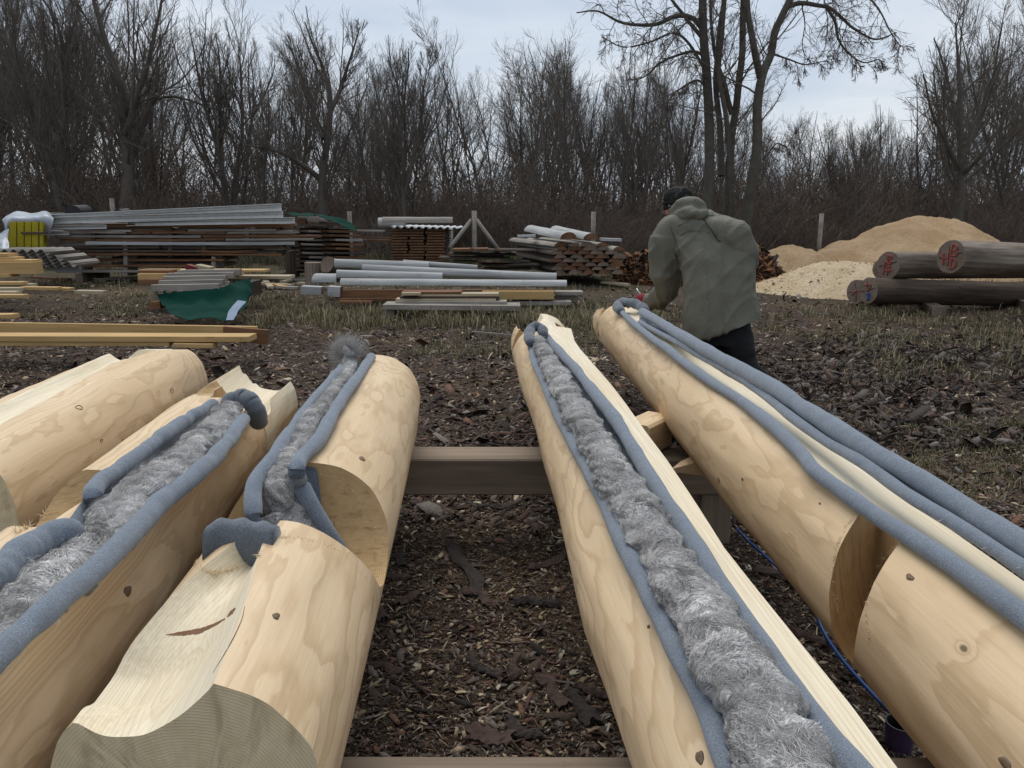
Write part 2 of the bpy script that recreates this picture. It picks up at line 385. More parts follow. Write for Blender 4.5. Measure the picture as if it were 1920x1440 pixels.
# ------------------------------------------------------------------ crafted logs
def itp(tab):
    tab = sorted(tab); a = np.array([t[0] for t in tab]); b = np.array([t[1] for t in tab])
    return lambda y: np.interp(y, a, b)
def path_px(pts, z):
    return np.array([pz(p[0], p[1], p[2] if len(p) > 2 else z) for p in pts])
def smooth_path(P, n, it=2):
    P = np.asarray(P, float); d = np.r_[0, np.cumsum(np.linalg.norm(np.diff(P, axis=0), axis=1))]
    # Catmull-Rom through the points
    out = []; t = np.linspace(0, d[-1], n); seg = np.clip(np.searchsorted(d, t, 'right')-1, 0, len(P)-2)
    Q = np.vstack([2*P[0]-P[1], P, 2*P[-1]-P[-2]])
    u = ((t-d[seg])/(d[seg+1]-d[seg]+1e-9))[:, None]
    p0, p1, p2, p3 = Q[seg], Q[seg+1], Q[seg+2], Q[seg+3]
    return .5*((2*p1)+(-p0+p2)*u+(2*p0-5*p1+4*p2-p3)*u**2+(-p0+3*p1-3*p2+p3)*u**3)
class Log:
    def __init__(s, name, label, ys, cx, r, zb, rimL=None, rimR=None, depth=None, flat=None, rot=0, seed=0, p=2.4, group=None, cap0=2, nst=150, groove_m=1, rag=0, shelf=None, both=False, shelf_to=99):
        s.cx, s.r, s.rimL, s.rimR, s.depth = cx, r, rimL, rimR, depth; s.zb = zb; s.seed = seed; s.flat = flat; s.shelf = shelf; s.both = both
        y0, y1 = ys; Ys = np.linspace(y0, y1, nst); NO, NG = 84, 26; V = []; 
        shelf0, flat0 = shelf, flat
        for Yq in Ys:
            shelf = shelf0 if Yq < shelf_to else None; flat = flat0 if Yq < shelf_to else None
            c, rr = cx(Yq), r(Yq); zc = zb+rr
            L = rimL(Yq) if rimL else c-.02; Rm = rimR(Yq) if rimR else c+.02
            L = max(L, c-rr*.93); Rm = min(Rm, c+rr*(.93 if not shelf or both else shelf)-(.014 if shelf and not both else 0))
            pR = math.asin((Rm-c)/rr); pL = math.asin((L-c)/rr)
            ph = np.linspace(pR, 2*math.pi+pL, NO)
            # drawknife facets and lumps
            nf = 15; a = (ph+.25*math.sin(Yq*1.7+seed)) % (2*math.pi/nf)-math.pi/nf
            rad = rr*(1+.35*(math.cos(math.pi/nf)/np.cos(a)-1)*1.2)
            Pn = np.stack([np.sin(ph)*1.2, np.full(NO, Yq*1.6), np.cos(ph)*1.2], 1)
            w = np.minimum(1, np.minimum(ph-pR, 2*math.pi+pL-ph)*6)
            rad = rad+w*rr*(.028*vn(Pn*1.3, seed)+.013*vn(Pn*3.1, seed+3))
            x = c+rad*np.sin(ph); z = zc+rad*np.cos(ph)
            if both:
                zt = zb+2*rr-flat; wl = np.clip((c-x)/(.45*rr), 0, 1)*np.clip((z-zc-.15*rr)/(.45*rr), 0, 1); z = z+(zt-z)*wl
            elif shelf:
                ex = c+shelf*rr+.004*vn(np.array([[Yq*1.5, 3, seed]]), 4)[0]; zt = zb+2*rr-flat; K = 12; ks = np.linspace(0, 1, K); ph2 = np.linspace(math.asin(shelf), 2*math.pi+pL, NO-K-6)
                a = (ph2+.25*math.sin(Yq*1.7+seed)) % (2*math.pi/nf)-math.pi/nf; rd = rr*(1+.35*(math.cos(math.pi/nf)/np.cos(a)-1)*1.2)
                Pn = np.stack([np.sin(ph2)*1.2, np.full(len(ph2), Yq*1.6), np.cos(ph2)*1.2], 1); w = np.minimum(1, np.minimum(ph2-ph2[0], 2*math.pi+pL-ph2)*6)
                rd = rd+w*rr*(.028*vn(Pn*1.3, seed)+.013*vn(Pn*3.1, seed+3)); x2 = c+rd*np.sin(ph2); z2 = zc+rd*np.cos(ph2); ks2 = np.linspace(0, 1, 8)[1:-1]
                x = np.concatenate([Rm+(ex-Rm)*ks, ex+(x2[0]-ex)*ks2**1.5, x2]); z = np.concatenate([np.full(K, zt)-.05*(ex-Rm)*ks**3, zt-.05*(ex-Rm)-.003+(z2[0]-zt)*ks2, z2])
            if flat is not None: z = np.minimum(z, zb+2*rr-flat+.004*vn(np.array([[Yq*4, 0, seed]]), 2)[0])
            dp = depth(Yq) if depth else 0
            u = np.linspace(0, 1, NG+2)[1:-1]
            gx_ = x[-1]+(x[0]-x[-1])*u
            if dp > 0: gz_ = z[-1]+(z[0]-z[-1])*u-dp*(1-np.abs(2*u-1)**p)+.004*vn(np.stack([u*5, np.full(NG, Yq*3), 0*u], 1), seed+5)
            else:
                gz_ = zc+np.sqrt(np.maximum(0, rr**2-(gx_-c)**2))
                if flat is not None: gz_ = np.minimum(gz_, zb+2*rr-flat)
            V.append(np.concatenate([np.stack([x, np.full(NO, Yq), z], 1), np.stack([gx_, np.full(NG, Yq), gz_], 1)]))
        shelf = shelf0; V = np.array(V); n = NO+NG
        if rag:  # splintered ends
            V[-1, NO:, 1] += rag*rng.uniform(-1, .4, NG); V[0, :, 1] += .004*rng.uniform(-1, 1, n)
        V = V.reshape(-1, 3); F = []; m = []
        for a in range(nst-1):
            for b in range(n):
                F.append([a*n+b, (a+1)*n+b, (a+1)*n+(b+1) % n, a*n+(b+1) % n]); m.append(groove_m if b >= NO-1 or (shelf and not both and b < 11) else 0)
        c0 = len(V); zc0 = zb+r(y0)*.8; zc1 = zb+r(y1)*.8
        # fine end caps: rings towards the centre
        for (yy, base, zc_, sgn) in ((y0, 0, zc0, 1), (y1, (nst-1)*n, zc1, -1)):
            ring = V[base:base+n]; ctr = np.array([cx(yy), yy, zc_]); prev = np.arange(base, base+n)
            for q in (.66, .33):
                new = ctr+(ring-ctr)*q; new[:, 1] = yy+.0025*rng.uniform(-1, 1, n); idx = np.arange(n)+len(V); V = np.vstack([V, new])
                for b in range(n):
                    f = [prev[b], prev[(b+1) % n], idx[(b+1) % n], idx[b]]; F.append(f if sgn > 0 else f[::-1]); m.append(2)
                prev = idx
            V = np.vstack([V, ctr]); ci = len(V)-1
            for b in range(n):
                f = [prev[b], prev[(b+1) % n], ci]; F.append(f if sgn > 0 else f[::-1]); m.append(2)
        s.mb = MB(); s.mb.add(V, F, m); s.name, s.label = name, label
        ym = (y0+y1)/2; s.rot = rot
        s.root = empty(name, (cx(ym), ym, zb), rot)
        tag(s.root, label, 'log', group)
        # the mesh's own origin lies on the pith so the growth rings are centred
        s.o = s.mb.build('log_body', [M_PEEL, M_SCOOP, M_END, M_NOTCH], parent=None, loc=(cx(ym), ym, zb+r(ym)), rot=(0, 0, rot))
        s.o.parent = s.root; s.o.location = (0, 0, r(ym)); s.o.rotation_euler = (0, 0, 0)
    def rimz(s, Yq, x): return secz(s.cx, s.r, Yq, x, s.flat, s.shelf, s.both)
    def cut(s, cutters, sharp=40):
        bpy.context.view_layer.update()
        for c in cutters:
            md = s.o.modifiers.new('b', 'BOOLEAN'); md.operation = 'DIFFERENCE'; md.object = c; md.solver = 'EXACT'
            try: md.material_mode = 'TRANSFER'
            except Exception: pass
        if cutters:
            dg = bpy.context.evaluated_depsgraph_get(); me = bpy.data.meshes.new_from_object(s.o.evaluated_get(dg)); s.o.modifiers.clear()
            old = s.o.data; s.o.data = me; bpy.data.meshes.remove(old)
            for c in cutters: d = c.data; bpy.data.objects.remove(c); bpy.data.meshes.remove(d)
        me = s.o.data
        for p in me.polygons: p.use_smooth = True
        me.set_sharp_from_angle(angle=math.radians(sharp))
    def roll(s, pts, rad, z, n=120, name='felt_roll', wob=.10, mat=None, flat=.95, seed=1, off=1.0):
        PP = []
        for q in pts:
            if len(q) > 2: PP.append(pz(*q)); continue
            p = pz(q[0], q[1], z)
            for _ in range(6): p = pz(q[0], q[1], s.rimz(p[1], p[0])+rad*off)
            PP.append(p)
        P = smooth_path(PP, n); k = len(P)
        Q = np.stack([np.linspace(0, 9, k), np.zeros(k), np.zeros(k)], 1)
        P[:, 2] += .004*vn(Q*2, seed); rr = rad*(1+wob*vn(Q*2.2, seed+1)+.05*vn(Q*7, seed+2))
        rr[0] *= .55; rr[-1] *= .55; rr[1] *= .9; rr[-2] *= .9
        b = MB(); b.tube(P, rr, 14, flat=flat); return b.build(name, mat or M_FELT, s.root)
def cyl_cutter(y, z, R, x0, x1, tilt=0, mats=(M_NOTCH,), n=56, sx=1.0, rough=.004):
    b = MB(); xs = np.linspace(x0, x1, 9); V = []
    for x in xs:
        a = np.arange(n)/n*2*np.pi; rr = R*(1+rough*vn(np.stack([np.cos(a)*4, np.sin(a)*4, np.full(n, x*20)], 1), 3)*4)
        V.append(np.stack([np.full(n, x), y+tilt*(x-(x0+x1)/2)+rr*np.cos(a)*sx, z+rr*np.sin(a)], 1))
    V = np.concatenate(V); F = []
    for i in range(8):
        for j in range(n): F.append([i*n+j, i*n+(j+1) % n, (i+1)*n+(j+1) % n, (i+1)*n+j])
    F.append(list(range(n-1, -1, -1))); F.append(list(range(8*n, 9*n)))
    b.add(V, F, 0); o = b.build('cutter', list(mats)); 
    import bmesh
    bm = bmesh.new(); bm.from_mesh(o.data); bmesh.ops.recalc_face_normals(bm, faces=bm.faces); bm.to_mesh(o.data); bm.free()
    return o
def lining(L, y0, y1, mat=None, off=.006, thick=.006, name='felt_lining', side=(0, 1)):
    """felt blanket lying in the groove"""
    Ys = np.linspace(y0, y1, 70); n = 22; top = []; 
    for q in Ys:
        c = L.cx(q); a, b_ = L.rimL(q), L.rimR(q); u = np.linspace(side[0], side[1], n); x = a+(b_-a)*u
        za, zb_ = L.rimz(q, a), L.rimz(q, b_); z = za+(zb_-za)*u-L.depth(q)*(1-np.abs(2*u-1)**2.4)+off
        z += .003*vn(np.stack([x*30, np.full(n, q*9), 0*x], 1), 4); top.append(np.stack([x, np.full(n, q), z], 1))
    T = np.array(top); B = T-np.array([0, 0, thick]); V = np.concatenate([T.reshape(-1, 3), B.reshape(-1, 3)]); k = 70*n; F = []
    for i in range(69):
        for j in range(n-1):
            a = i*n+j; F.append([a, a+1, a+n+1, a+n]); F.append([k+a+n, k+a+n+1, k+a+1, k+a])
        a = i*n; F.append([a+n, k+a+n, k+a, a]); a = i*n+n-1; F.append([a, k+a, k+a+n, a+n])
    for j in range(n-1): F.append([j+1, j, k+j, k+j+1]); a = 69*n+j; F.append([a, a+1, k+a+1, k+a])
    b = MB(); b.add(V, F, 0); return b.build(name, mat or M_FELT, L.root)

WOOL_GROUP = None
def wool(pts, label, nst, seed, strands, z=.84, flat=.75, lump=.20, hairlen=(.008, .026), twist=6, tuft=None, dens_end=1.0):
    """pts: (px,py,z,radius). a lumpy rope of wool with loose fibres all over it"""
    P0 = np.array([list(pz(p[0], p[1], p[2])) + [p[3]] for p in pts]); Q = smooth_path(P0, nst); C, Rd = Q[:, :3], Q[:, 3]
    n = 54; T = np.gradient(C, axis=0); ln = np.linalg.norm(T, axis=1); T /= ln[:, None]; s = np.cumsum(ln)
    X = np.cross(T, [0, 0, 1.]); X /= np.linalg.norm(X, axis=1)[:, None]+1e-9; Zv = np.cross(X, T)
    a = np.arange(n)/n*2*np.pi; A, S = np.meshgrid(a, s)
    # rolled clumps: diagonal bulges along the rope
    u = S/.075+np.sin(A+seed)*.55+1.5*vn(np.stack([S*7, np.cos(A)*1.4, np.sin(A)*1.4], -1), seed)
    f = u-np.floor(u); bulge = np.sin(np.pi*f)**.42
    Pn = np.stack([S, np.cos(A)*Rd[:, None], np.sin(A)*Rd[:, None]], -1)
    rr = Rd[:, None]*(1-lump*.8+.20*vn(Pn*9, seed+6)+lump*1.15*bulge+.26*vn(Pn*20, seed+1)+.17*vn(Pn*48, seed+2)+.07*vn(Pn*130, seed+3))
    rr[0] *= .3; rr[-1] *= .3; rr[1] *= .7; rr[-2] *= .7
    nrm = np.cos(A)[..., None]*X[:, None]+flat*np.sin(A)[..., None]*Zv[:, None]
    V = C[:, None]+rr[..., None]*nrm
    root = empty('wool_filling', C[nst//2]-np.array([0, 0, .04])); tag(root, label, 'wool')
    Vf = V.reshape(-1, 3); i = np.arange(nst-1)[:, None]*n; j = np.arange(n)[None]; F = np.stack([i+j, i+(j+1) % n, i+n+(j+1) % n, i+n+j], -1).reshape(-1, 4)
    V2 = np.vstack([Vf, C[0], C[-1]]); caps = [[k, n*nst, n*nst, (k+1) % n] for k in range(0)]
    fast_mesh('wool_roll', V2, F, M_WOOL, parent=root, smooth=True)
    # fibres
    r = np.random.default_rng(seed+100); k = strands
    si = r.integers(2, nst-3, k); ang = r.uniform(.02, math.pi-.02, k); ai = (ang/(2*math.pi)*n).astype(int) % n
    base = V[si, ai]; nv = nrm[si, ai]; nv /= np.linalg.norm(nv, axis=1)[:, None]
    tv = T[si]; bv = np.cross(nv, tv)
    fld = vn(base*11, seed+9)*3.4+vn(base*34, seed+10)*.9      # swirl field
    d = np.cos(fld)[:, None]*bv+np.sin(fld)[:, None]*tv*.9
    L = r.uniform(hairlen[0], hairlen[1], k)*(1+1.5*(r.random(k) < .08)); m = 7; curl = r.normal(0, 1.1, k)+vn(base*26, seed+12)*3.0; w = r.uniform(.00018, .00042, k)
    lift = r.uniform(.0003, .0026, k)+(r.random(k) < .035)*r.uniform(0, .009, k)
    pts_ = []; p = base+nv*lift[:, None]*.3
    for q in range(m):
        t = q/(m-1); th = curl*t; dd = d*np.cos(th)[:, None]+np.cross(nv, d)*np.sin(th)[:, None]
        pts_.append(p+nv*(lift*math.sin(math.pi*t))[:, None]); p = p+dd*(L/(m-1))[:, None]-nv*(L*.045*t)[:, None]
    PP = np.stack(pts_, 1); side = np.cross(np.gradient(PP, axis=1), nv[:, None]); side /= np.linalg.norm(side, axis=2)[..., None]+1e-9
    tp = np.sin(np.linspace(.35, math.pi-.2, m))[None, :, None]; wv = side*w[:, None, None]*tp
    VV = np.stack([PP-wv, PP+wv], 2).reshape(-1, 3); b = (np.arange(k)*m*2)[:, None]; jj = (np.arange(m-1)*2)[None]
    FF = np.stack([b+jj, b+jj+1, b+jj+3, b+jj+2], -1).reshape(-1, 4)
    tv_ = np.clip((.62+.75*np.clip(.5+1.3*vn(base*9, seed+30), 0, 1))*1.0*(.40+.34*vn(base*13, seed+20)+.24*vn(base*42, seed+21)+r.normal(0, .10, k)), .05, .9); warm = r.uniform(.90, 1.0, k)
    tone = np.repeat(np.stack([tv_*1.0, tv_*(.5+.5*warm)*.985, tv_*warm*.97], 1), m*2, 0)
    o = fast_mesh('loose_fibres', VV, FF, M_FIBRE, parent=root, tone=tone); o['kind'] = 'stuff'
    return root
def frange(z): return z
# ---- log A: the near log with a scooped stub and a saddle notch
def secz(cx, r, Yq, x, flat=None, shelf=None, both=False):
    c, rr = cx(Yq), r(Yq); z = .42+rr+math.sqrt(max(0, rr*rr-min(abs(x-c), rr*.93)**2))
    if flat is not None: z = min(z, .42+2*rr-flat)
    if both: return .42+2*rr-flat if x < c else z
    if shelf and x > c: z = .42+2*rr-flat
    return z
def rims(L, R, z, cx, r, flat=None, shelf=None, both=False):
    out = []
    for Q in (L, R):
        t = []
        for q in Q:
            p = pz(q[0], q[1], z)
            for _ in range(6): p = pz(q[0], q[1], secz(cx, r, p[1], p[0], flat, shelf, both)+(q[2] if len(q) > 2 else 0))
            t.append((p[1], p[0]))
        out.append(itp(t))
    return out
ZA = .825
aL, aR = rims([(125, 1362), (180, 1275), (345, 1052), (455, 1000), (479, 950), (475, 925), (483, 892), (517, 850), (558, 792), (600, 737), (637, 696), (652, 676)],
              [(400, 1283), (455, 1140), (493, 1010), (520, 980), (556, 905), (558, 883), (567, 858), (600, 821), (633, 762), (667, 712), (696, 671), (700, 663)], ZA, itp([(1, -.487), (3.93, -.668)]), itp([(1, .212), (2.0, .222), (3.2, .222), (3.93, .178)]))
A = Log('grooved_log', 'log nearest the camera, pale scooped stub before a cross notch with wool beyond', (1.0, 3.93),
        itp([(1, -.487), (3.93, -.668)]), itp([(1, .212), (1.6, .214), (2.0, .222), (3.2, .222), (3.7, .205), (3.93, .178)]), .42, aL, aR,
        itp([(1, .052), (1.5, .055), (1.62, .06), (2, .075), (3.9, .07)]), rot=.062, seed=3, p=1.7, groove_m=1)
A.cut([cyl_cutter(1.765, .875, .268, -.95, -.15, tilt=.05, sx=.68)])
A.roll([(697, 667), (667, 712), (633, 762), (600, 821), (567, 858), (556, 883), (562, 905, .825), (579, 940, .785), (612, 996, .71), (640, 1040, .64), (652, 1075, .60)], .0205, .842, seed=4)
A.roll([(648, 680), (637, 696), (600, 737), (558, 792), (517, 850), (483, 892), (474, 925, .83), (476, 965, .80), (482, 1005, .74), (488, 1040, .68)], .0200, .842, seed=8)
lining(A, 2.14, 3.85)
# felt draped down the curve of the notch and the folded pad at its near lip
b = MB(); nn = 20; 
th = np.linspace(math.radians(10), math.radians(-165), nn); V = []
for k_, t_ in enumerate(th):
    yy = 1.765+.172*math.cos(t_); zz = .875+.256*math.sin(t_)
    if zz > .85: zz = .85
    for x_ in np.linspace(-.135, .10, 9): V.append([-.563+x_*(.45+.35*k_/nn)+.045*k_/nn, yy, zz+.004*math.sin(x_*30+k_)])
V = np.array(V); B_ = V-np.array([0, 0, .008]); F = []
for i_ in range(nn-1):
    for j_ in range(8):
        q = i_*9+j_; F += [[q, q+1, q+10, q+9], [nn*9+q+9, nn*9+q+10, nn*9+q+1, nn*9+q]]
b.add(np.vstack([V, B_]), F); b.build('felt_lining', M_FELT, A.root)
b = MB(); G_ = []; prof = [(0, -.075), (.022, -.06), (.030, -.02), (.030, .02), (.022, .038), (0, .045), (-.022, .036), (-.030, .0), (-.026, -.05)]
ends = smooth_path(path_px([(386, 1050, .80), (392, 1022, .825), (415, 1012, .83), (455, 1013, .832), (520, 1024, .83)], .8), 26); Vp = []; 
for q_, c_ in enumerate(ends):
    k_ = [.25, .6, .85, .95][q_] if q_ < 4 else 1.0
    for (u_, v_) in prof: Vp.append(c_+A3(0, u_*k_, v_*k_+.004*math.sin(q_*.9+u_*80)))
n_ = len(prof); F = [[i_*n_+j_, i_*n_+(j_+1) % n_, (i_+1)*n_+(j_+1) % n_, (i_+1)*n_+j_] for i_ in range(25) for j_ in range(n_)]+[list(range(n_-1, -1, -1)), list(range(25*n_, 26*n_))]
b.add(np.array(Vp), [f[::-1] for f in F])
o = b.build('folded_felt', M_FELT2, A.root)
wool([(644, 650, .94, .012), (652, 660, .92, .026), (657, 676, .88, .032), (650, 700, .85, .030), (625, 740, .845, .036), (583, 795, .845, .040), (554, 840, .84, .040), (532, 872, .835, .046), (524, 915, .81, .062), (538, 962, .75, .080), (556, 1008, .70, .088), (572, 1042, .66, .085)],
     'grey wool in the notched nearest log, with a frayed tuft at its far end', 170, 11, 12000)
# wild tuft at the far end
r = np.random.default_rng(5); k = 7000; m = 7; c = pz(652, 668, .885)
d = r.normal(0, 1, (k, 3))*np.array([.75, .6, .55])+np.array([-.25, 0, .8])+.8*vn(r.normal(0, 3, (k, 3)), 4)[:, None]*np.array([1, .3, .4]); d /= np.linalg.norm(d, axis=1)[:, None]
p = c+r.normal(0, .016, (k, 3)); L = .025+.10*r.random(k)**1.6; cur = r.normal(0, 1, (k, 3))*.8+vn(p*60, 3)[:, None]*1.2; pts_ = []
for q in range(m):
    pts_.append(p); dd = d+cur*(q/m); dd /= np.linalg.norm(dd, axis=1)[:, None]; p = p+dd*(L/m)[:, None]
PP = np.stack(pts_, 1); sd_ = np.cross(np.gradient(PP, axis=1), np.array([.2, 1, .1])); sd_ /= np.linalg.norm(sd_, axis=2)[..., None]+1e-9
w = r.uniform(.0002, .0005, k)[:, None, None]*np.linspace(1, .4, m)[None, :, None]; VV = np.stack([PP-sd_*w, PP+sd_*w], 2).reshape(-1, 3)
b_ = (np.arange(k)*m*2)[:, None]; jj = (np.arange(m-1)*2)[None]; FF = np.stack([b_+jj, b_+jj+1, b_+jj+3, b_+jj+2], -1).reshape(-1, 4)
tn = np.repeat(np.clip(r.normal(.42, .14, k), .1, .8)[:, None]*np.array([[1, .97, .93]]), m*2, 0)
o = fast_mesh('frayed_tuft', VV, FF, M_FIBRE, parent=bpy.data.objects['wool_filling'], tone=tn); o['kind'] = 'stuff'

# ---- ML: the long middle log full of wool
ZM = .775
mLp = [(985, 618), (993, 636), (1005, 681), (1028, 732), (1060, 802), (1092, 859), (1124, 917), (1156, 987), (1215, 1111), (1267, 1214), (1318, 1306), (1359, 1409), (1400, 1500), (1480, 1680)]
mRp = [(1008, 612), (1018, 623), (1043, 652), (1077, 690), (1114, 738), (1152, 786), (1184, 837), (1215, 891), (1245, 936), (1270, 972), (1344, 1090), (1419, 1193), (1493, 1306), (1562, 1400), (1640, 1500), (1765, 1680)]
mcx = itp([(.6, .405), (1.09, .385), (1.67, .333), (2.3, .32), (3.4, .272), (4.3, .215), (4.9, .200), (5.6, .190)]); mr = itp([(.7, .165), (1.7, .170), (3, .178), (4.6, .178), (5.0, .195), (5.3, .205), (5.55, .19)])
mL, mR = rims(mLp, mRp, ZM, mcx, mr, .012, .93)
mLf = lambda y: mL(y) if y < 4.95 else mL(4.95)+(mcx(y)-.165-mL(4.95))*min(1, (y-4.95)/.25)
mRf = lambda y: mR(y) if y < 4.95 else mR(4.95)+(mcx(y)+.012-mR(4.95))*min(1, (y-4.95)/.2)
Mg = Log('grooved_log', 'long centre log, groove packed with grey wool between two felt rolls', (.72, 5.55),
         mcx, mr, .42, mLf, mRf,
         itp([(.7, .07), (4.9, .07), (5, .06), (5.3, .085), (5.6, .10)]), flat=.012, shelf=.93, shelf_to=4.97, rot=.05, seed=9, nst=230, rag=.03)
Mg.cut([cyl_cutter(4.98, .86, .27, -.2, .085, tilt=0.3, sx=.36), cyl_cutter(4.98, .86, .22, .285, .6, tilt=-.3, sx=.36)])
Mg.roll(mLp[1:], .0225, .80, n=180, seed=14, off=1.3, wob=.16); Mg.roll(mRp[1:], .0235, .80, n=180, seed=19, off=1.3, wob=.16); lining(Mg, .72, 4.85)
Mg.roll([(995, 645, .80), (992, 628, .83), (996, 617, .85), (1006, 613, .86), (1016, 617, .85), (1020, 630, .82)], .030, .84, n=30, mat=M_FELT2, name='felt_end_fold')
wool([(1008, 636, .80, .040), (1020, 662, .798, .041), (1043, 705, .798, .046), (1080, 768, .798, .051), (1120, 838, .798, .052), (1160, 905, .798, .053), (1212, 985, .798, .053), (1260, 1065, .798, .053), (1310, 1150, .798, .055), (1368, 1240, .798, .055), (1430, 1345, .798, .055), (1485, 1450, .798, .055), (1560, 1600, .798, .053)],
     'long thick rope of curly grey wool filling the groove of the long centre log', 420, 31, 34000, flat=.7)
# ---- RL: the long right log, felt but no wool yet
ZR = .83
rLp = [(1148, 566), (1155, 575), (1200, 617), (1251, 655), (1315, 703), (1379, 744), (1443, 792), (1500, 847), (1529, 883), (1580, 920), (1647, 966), (1765, 1044), (1919, 1157), (2080, 1280), (2300, 1440)]
rRp = [(1190, 575), (1203, 585), (1283, 633), (1379, 687), (1443, 724), (1500, 760), (1611, 832), (1765, 925), (1919, 1022), (2120, 1150), (2400, 1340)]
rSp = [(1186, 592), (1198, 604), (1315, 667), (1411, 724), (1500, 793), (1637, 882), (1765, 968), (1919, 1062), (2100, 1190), (2300, 1325)]
rcx = itp([(.9, .95), (1.8, .935), (4, .90), (6.6, .865)]); rr_ = itp([(.9, .208), (2.5, .212), (5, .212), (6.3, .205), (6.65, .17)])
rL, rR = rims(rLp, rRp, ZR, rcx, rr_)
rLf = lambda y: rL(y) if y < 5.9 else rL(5.9)+(rcx(y)-.165-rL(5.9))*min(1, (y-5.9)/.3)
rRf = lambda y: rR(y) if y < 5.9 else rR(5.9)+(rcx(y)+.015-rR(5.9))*min(1, (y-5.9)/.3)
Rg = Log('grooved_log', 'long peeled log at right, groove lined with felt but still empty of wool', (.9, 6.65),
         itp([(.9, .95), (1.8, .935), (4, .90), (6.6, .865)]), itp([(.9, .208), (2.5, .212), (5, .212), (6.3, .205), (6.65, .17)]), .42, rLf, rRf,
         itp([(.9, .012), (5.7, .012), (5.9, .05), (6.2, .08), (6.7, .10)]), rot=.014, seed=21, p=2.2, nst=190, rag=.03)
Rg.cut([cyl_cutter(1.535, .85, .36, .5, .895, tilt=.75, sx=.25), cyl_cutter(6.0, .88, .17, .4, .775, tilt=.35, sx=.55), cyl_cutter(6.0, .86, .20, .98, 1.3, tilt=-.3, sx=.4)])
Rg.roll(rLp[1:], .0205, .852, n=190, seed=24)
Rg.roll(rRp[1:], .030, .86, n=190, seed=29, off=1.0)
Rg.roll([(a_, b_, .84) for a_, b_ in rSp[1:]], .017, .84, n=190, seed=33, flat=.9, off=.55, name='felt_fold')
Rg.roll([(1165, 585, .84), (1158, 574, .86), (1166, 567, .88), (1182, 568, .89), (1200, 574, .88), (1212, 584, .86)], .035, .86, n=30, mat=M_FELT2, name='felt_end_fold')
def sheet(path_a, path_b, za, zb_, sag, name, parent, mat, n=80, m=8, thick=.006):
    a = smooth_path(path_px(path_a, za), n); c = smooth_path(path_px(path_b, zb_), n); V = []
    for i_ in range(n):
        for j_ in range(m):
            u = j_/(m-1); p_ = a[i_]*(1-u)+c[i_]*u; V.append([p_[0], p_[1], p_[2]-sag*math.sin(math.pi*u)+.003*math.sin(i_*.7+j_*2)])
    V = np.array(V); F = []
    for i_ in range(n-1):
        for j_ in range(m-1):
            q = i_*m+j_; F += [[q, q+1, q+m+1, q+m], [n*m+q+m, n*m+q+m+1, n*m+q+1, n*m+q]]
    b = MB(); b.add(np.vstack([V, V-np.array([0, 0, thick])]), F); return b.build(name, mat, parent)
sheet([(a_-4, b_+8) for a_, b_ in rRp[1:]], rSp[1:], .848, .840, .022, 'felt_lining', Rg.root, M_FELT)
for (px, py) in ((1725, 950), (1762, 978), (1768, 976), (1845, 1030), (1912, 1066), (1560, 838), (1690, 925)):
    p = pz(px, py, .846); b = MB(); b.box(p+A3(-.006, 0, .001), p+A3(.006, .004, .001), .0012, .0012); b.build('staple', M_STEEL, Rg.root)
# ---- L2: the wool filled log at left
ZL = .82
lLp = [(410, 748), (400, 762), (333, 800), (271, 846), (208, 892), (180, 915), (129, 1010), (108, 1004), (62, 1021), (0, 1071), (-80, 1140), (-200, 1260)]
lRp = [(474, 768), (458, 783), (429, 825), (375, 883), (312, 933), (250, 1000), (188, 1062), (104, 1133), (25, 1200), (-60, 1275), (-160, 1370)]
lcx = itp([(.95, -.97), (1.6, -1.03), (2.2, -1.10), (2.9, -1.175), (3.62, -1.225)]); lr = itp([(.95, .215), (2.8, .205), (3.1, .20), (3.62, .195)])
lL, lR = rims(lLp, lRp, ZL, lcx, lr, .022, .9)
lLf = lambda y: lL(y) if y < 2.95 else lL(2.95)+(lcx(y)-.075-lL(2.95))*min(1, (y-2.95)/.3)
lRf = lambda y: lR(y) if y < 2.9 else lR(2.9)+(lcx(y)+.165-lR(2.9))*min(1, (y-2.9)/.3)
Lg = Log('grooved_log', 'peeled log at left with wool and felt running past a notch', (.95, 3.62),
         lcx, lr, .42, lLf, lRf,
         itp([(.95, .07), (2.9, .07), (3.05, .06), (3.2, .065), (3.62, .075)]), flat=.022, shelf=.9, shelf_to=2.97, rot=.10, seed=41, nst=150, rag=.03)
Lg.cut([cyl_cutter(1.84, .88, .215, -1.6, -1.04, tilt=-.1), cyl_cutter(3.08, .90, .165, -1.7, -1.18, tilt=.1), cyl_cutter(3.02, .90, .15, -1.175, -.8, tilt=-.1)])
Lg.roll([(402, 757), (333, 800), (271, 846), (208, 890), (182, 912), (174, 930), (186, 943, .81), (210, 941, .80), (222, 930, .80)], .0235, .85, seed=44)
Lg.roll([(122, 1030, .80), (135, 1010, .84), (126, 998, .87), (100, 1002, .875), (62, 1021, .875), (0, 1071, .875), (-80, 1140, .87), (-200, 1260, .87)], .028, .85, seed=46)
Lg.roll(lRp[1:], .0235, .85, seed=48)
Lg.roll([(424, 764, .845), (435, 751, .865), (454, 745, .875), (470, 753, .865), (481, 772, .83), (486, 794, .78)], .031, .85, n=40, mat=M_FELT2, name='felt_end_fold', seed=3)
lining(Lg, .95, 2.78)
wool([(432, 762, .86, .035), (424, 776, .85, .045), (390, 815, .84, .050), (345, 862, .84, .052), (285, 915, .84, .062), (222, 976, .83, .066), (160, 1038, .825, .068), (98, 1096, .82, .068), (28, 1152, .82, .066), (-50, 1225, .82, .064), (-140, 1310, .82, .06)],
     'thick matted grey wool in the left log, running out of the left edge', 260, 51, 20000, flat=.6, lump=.14)
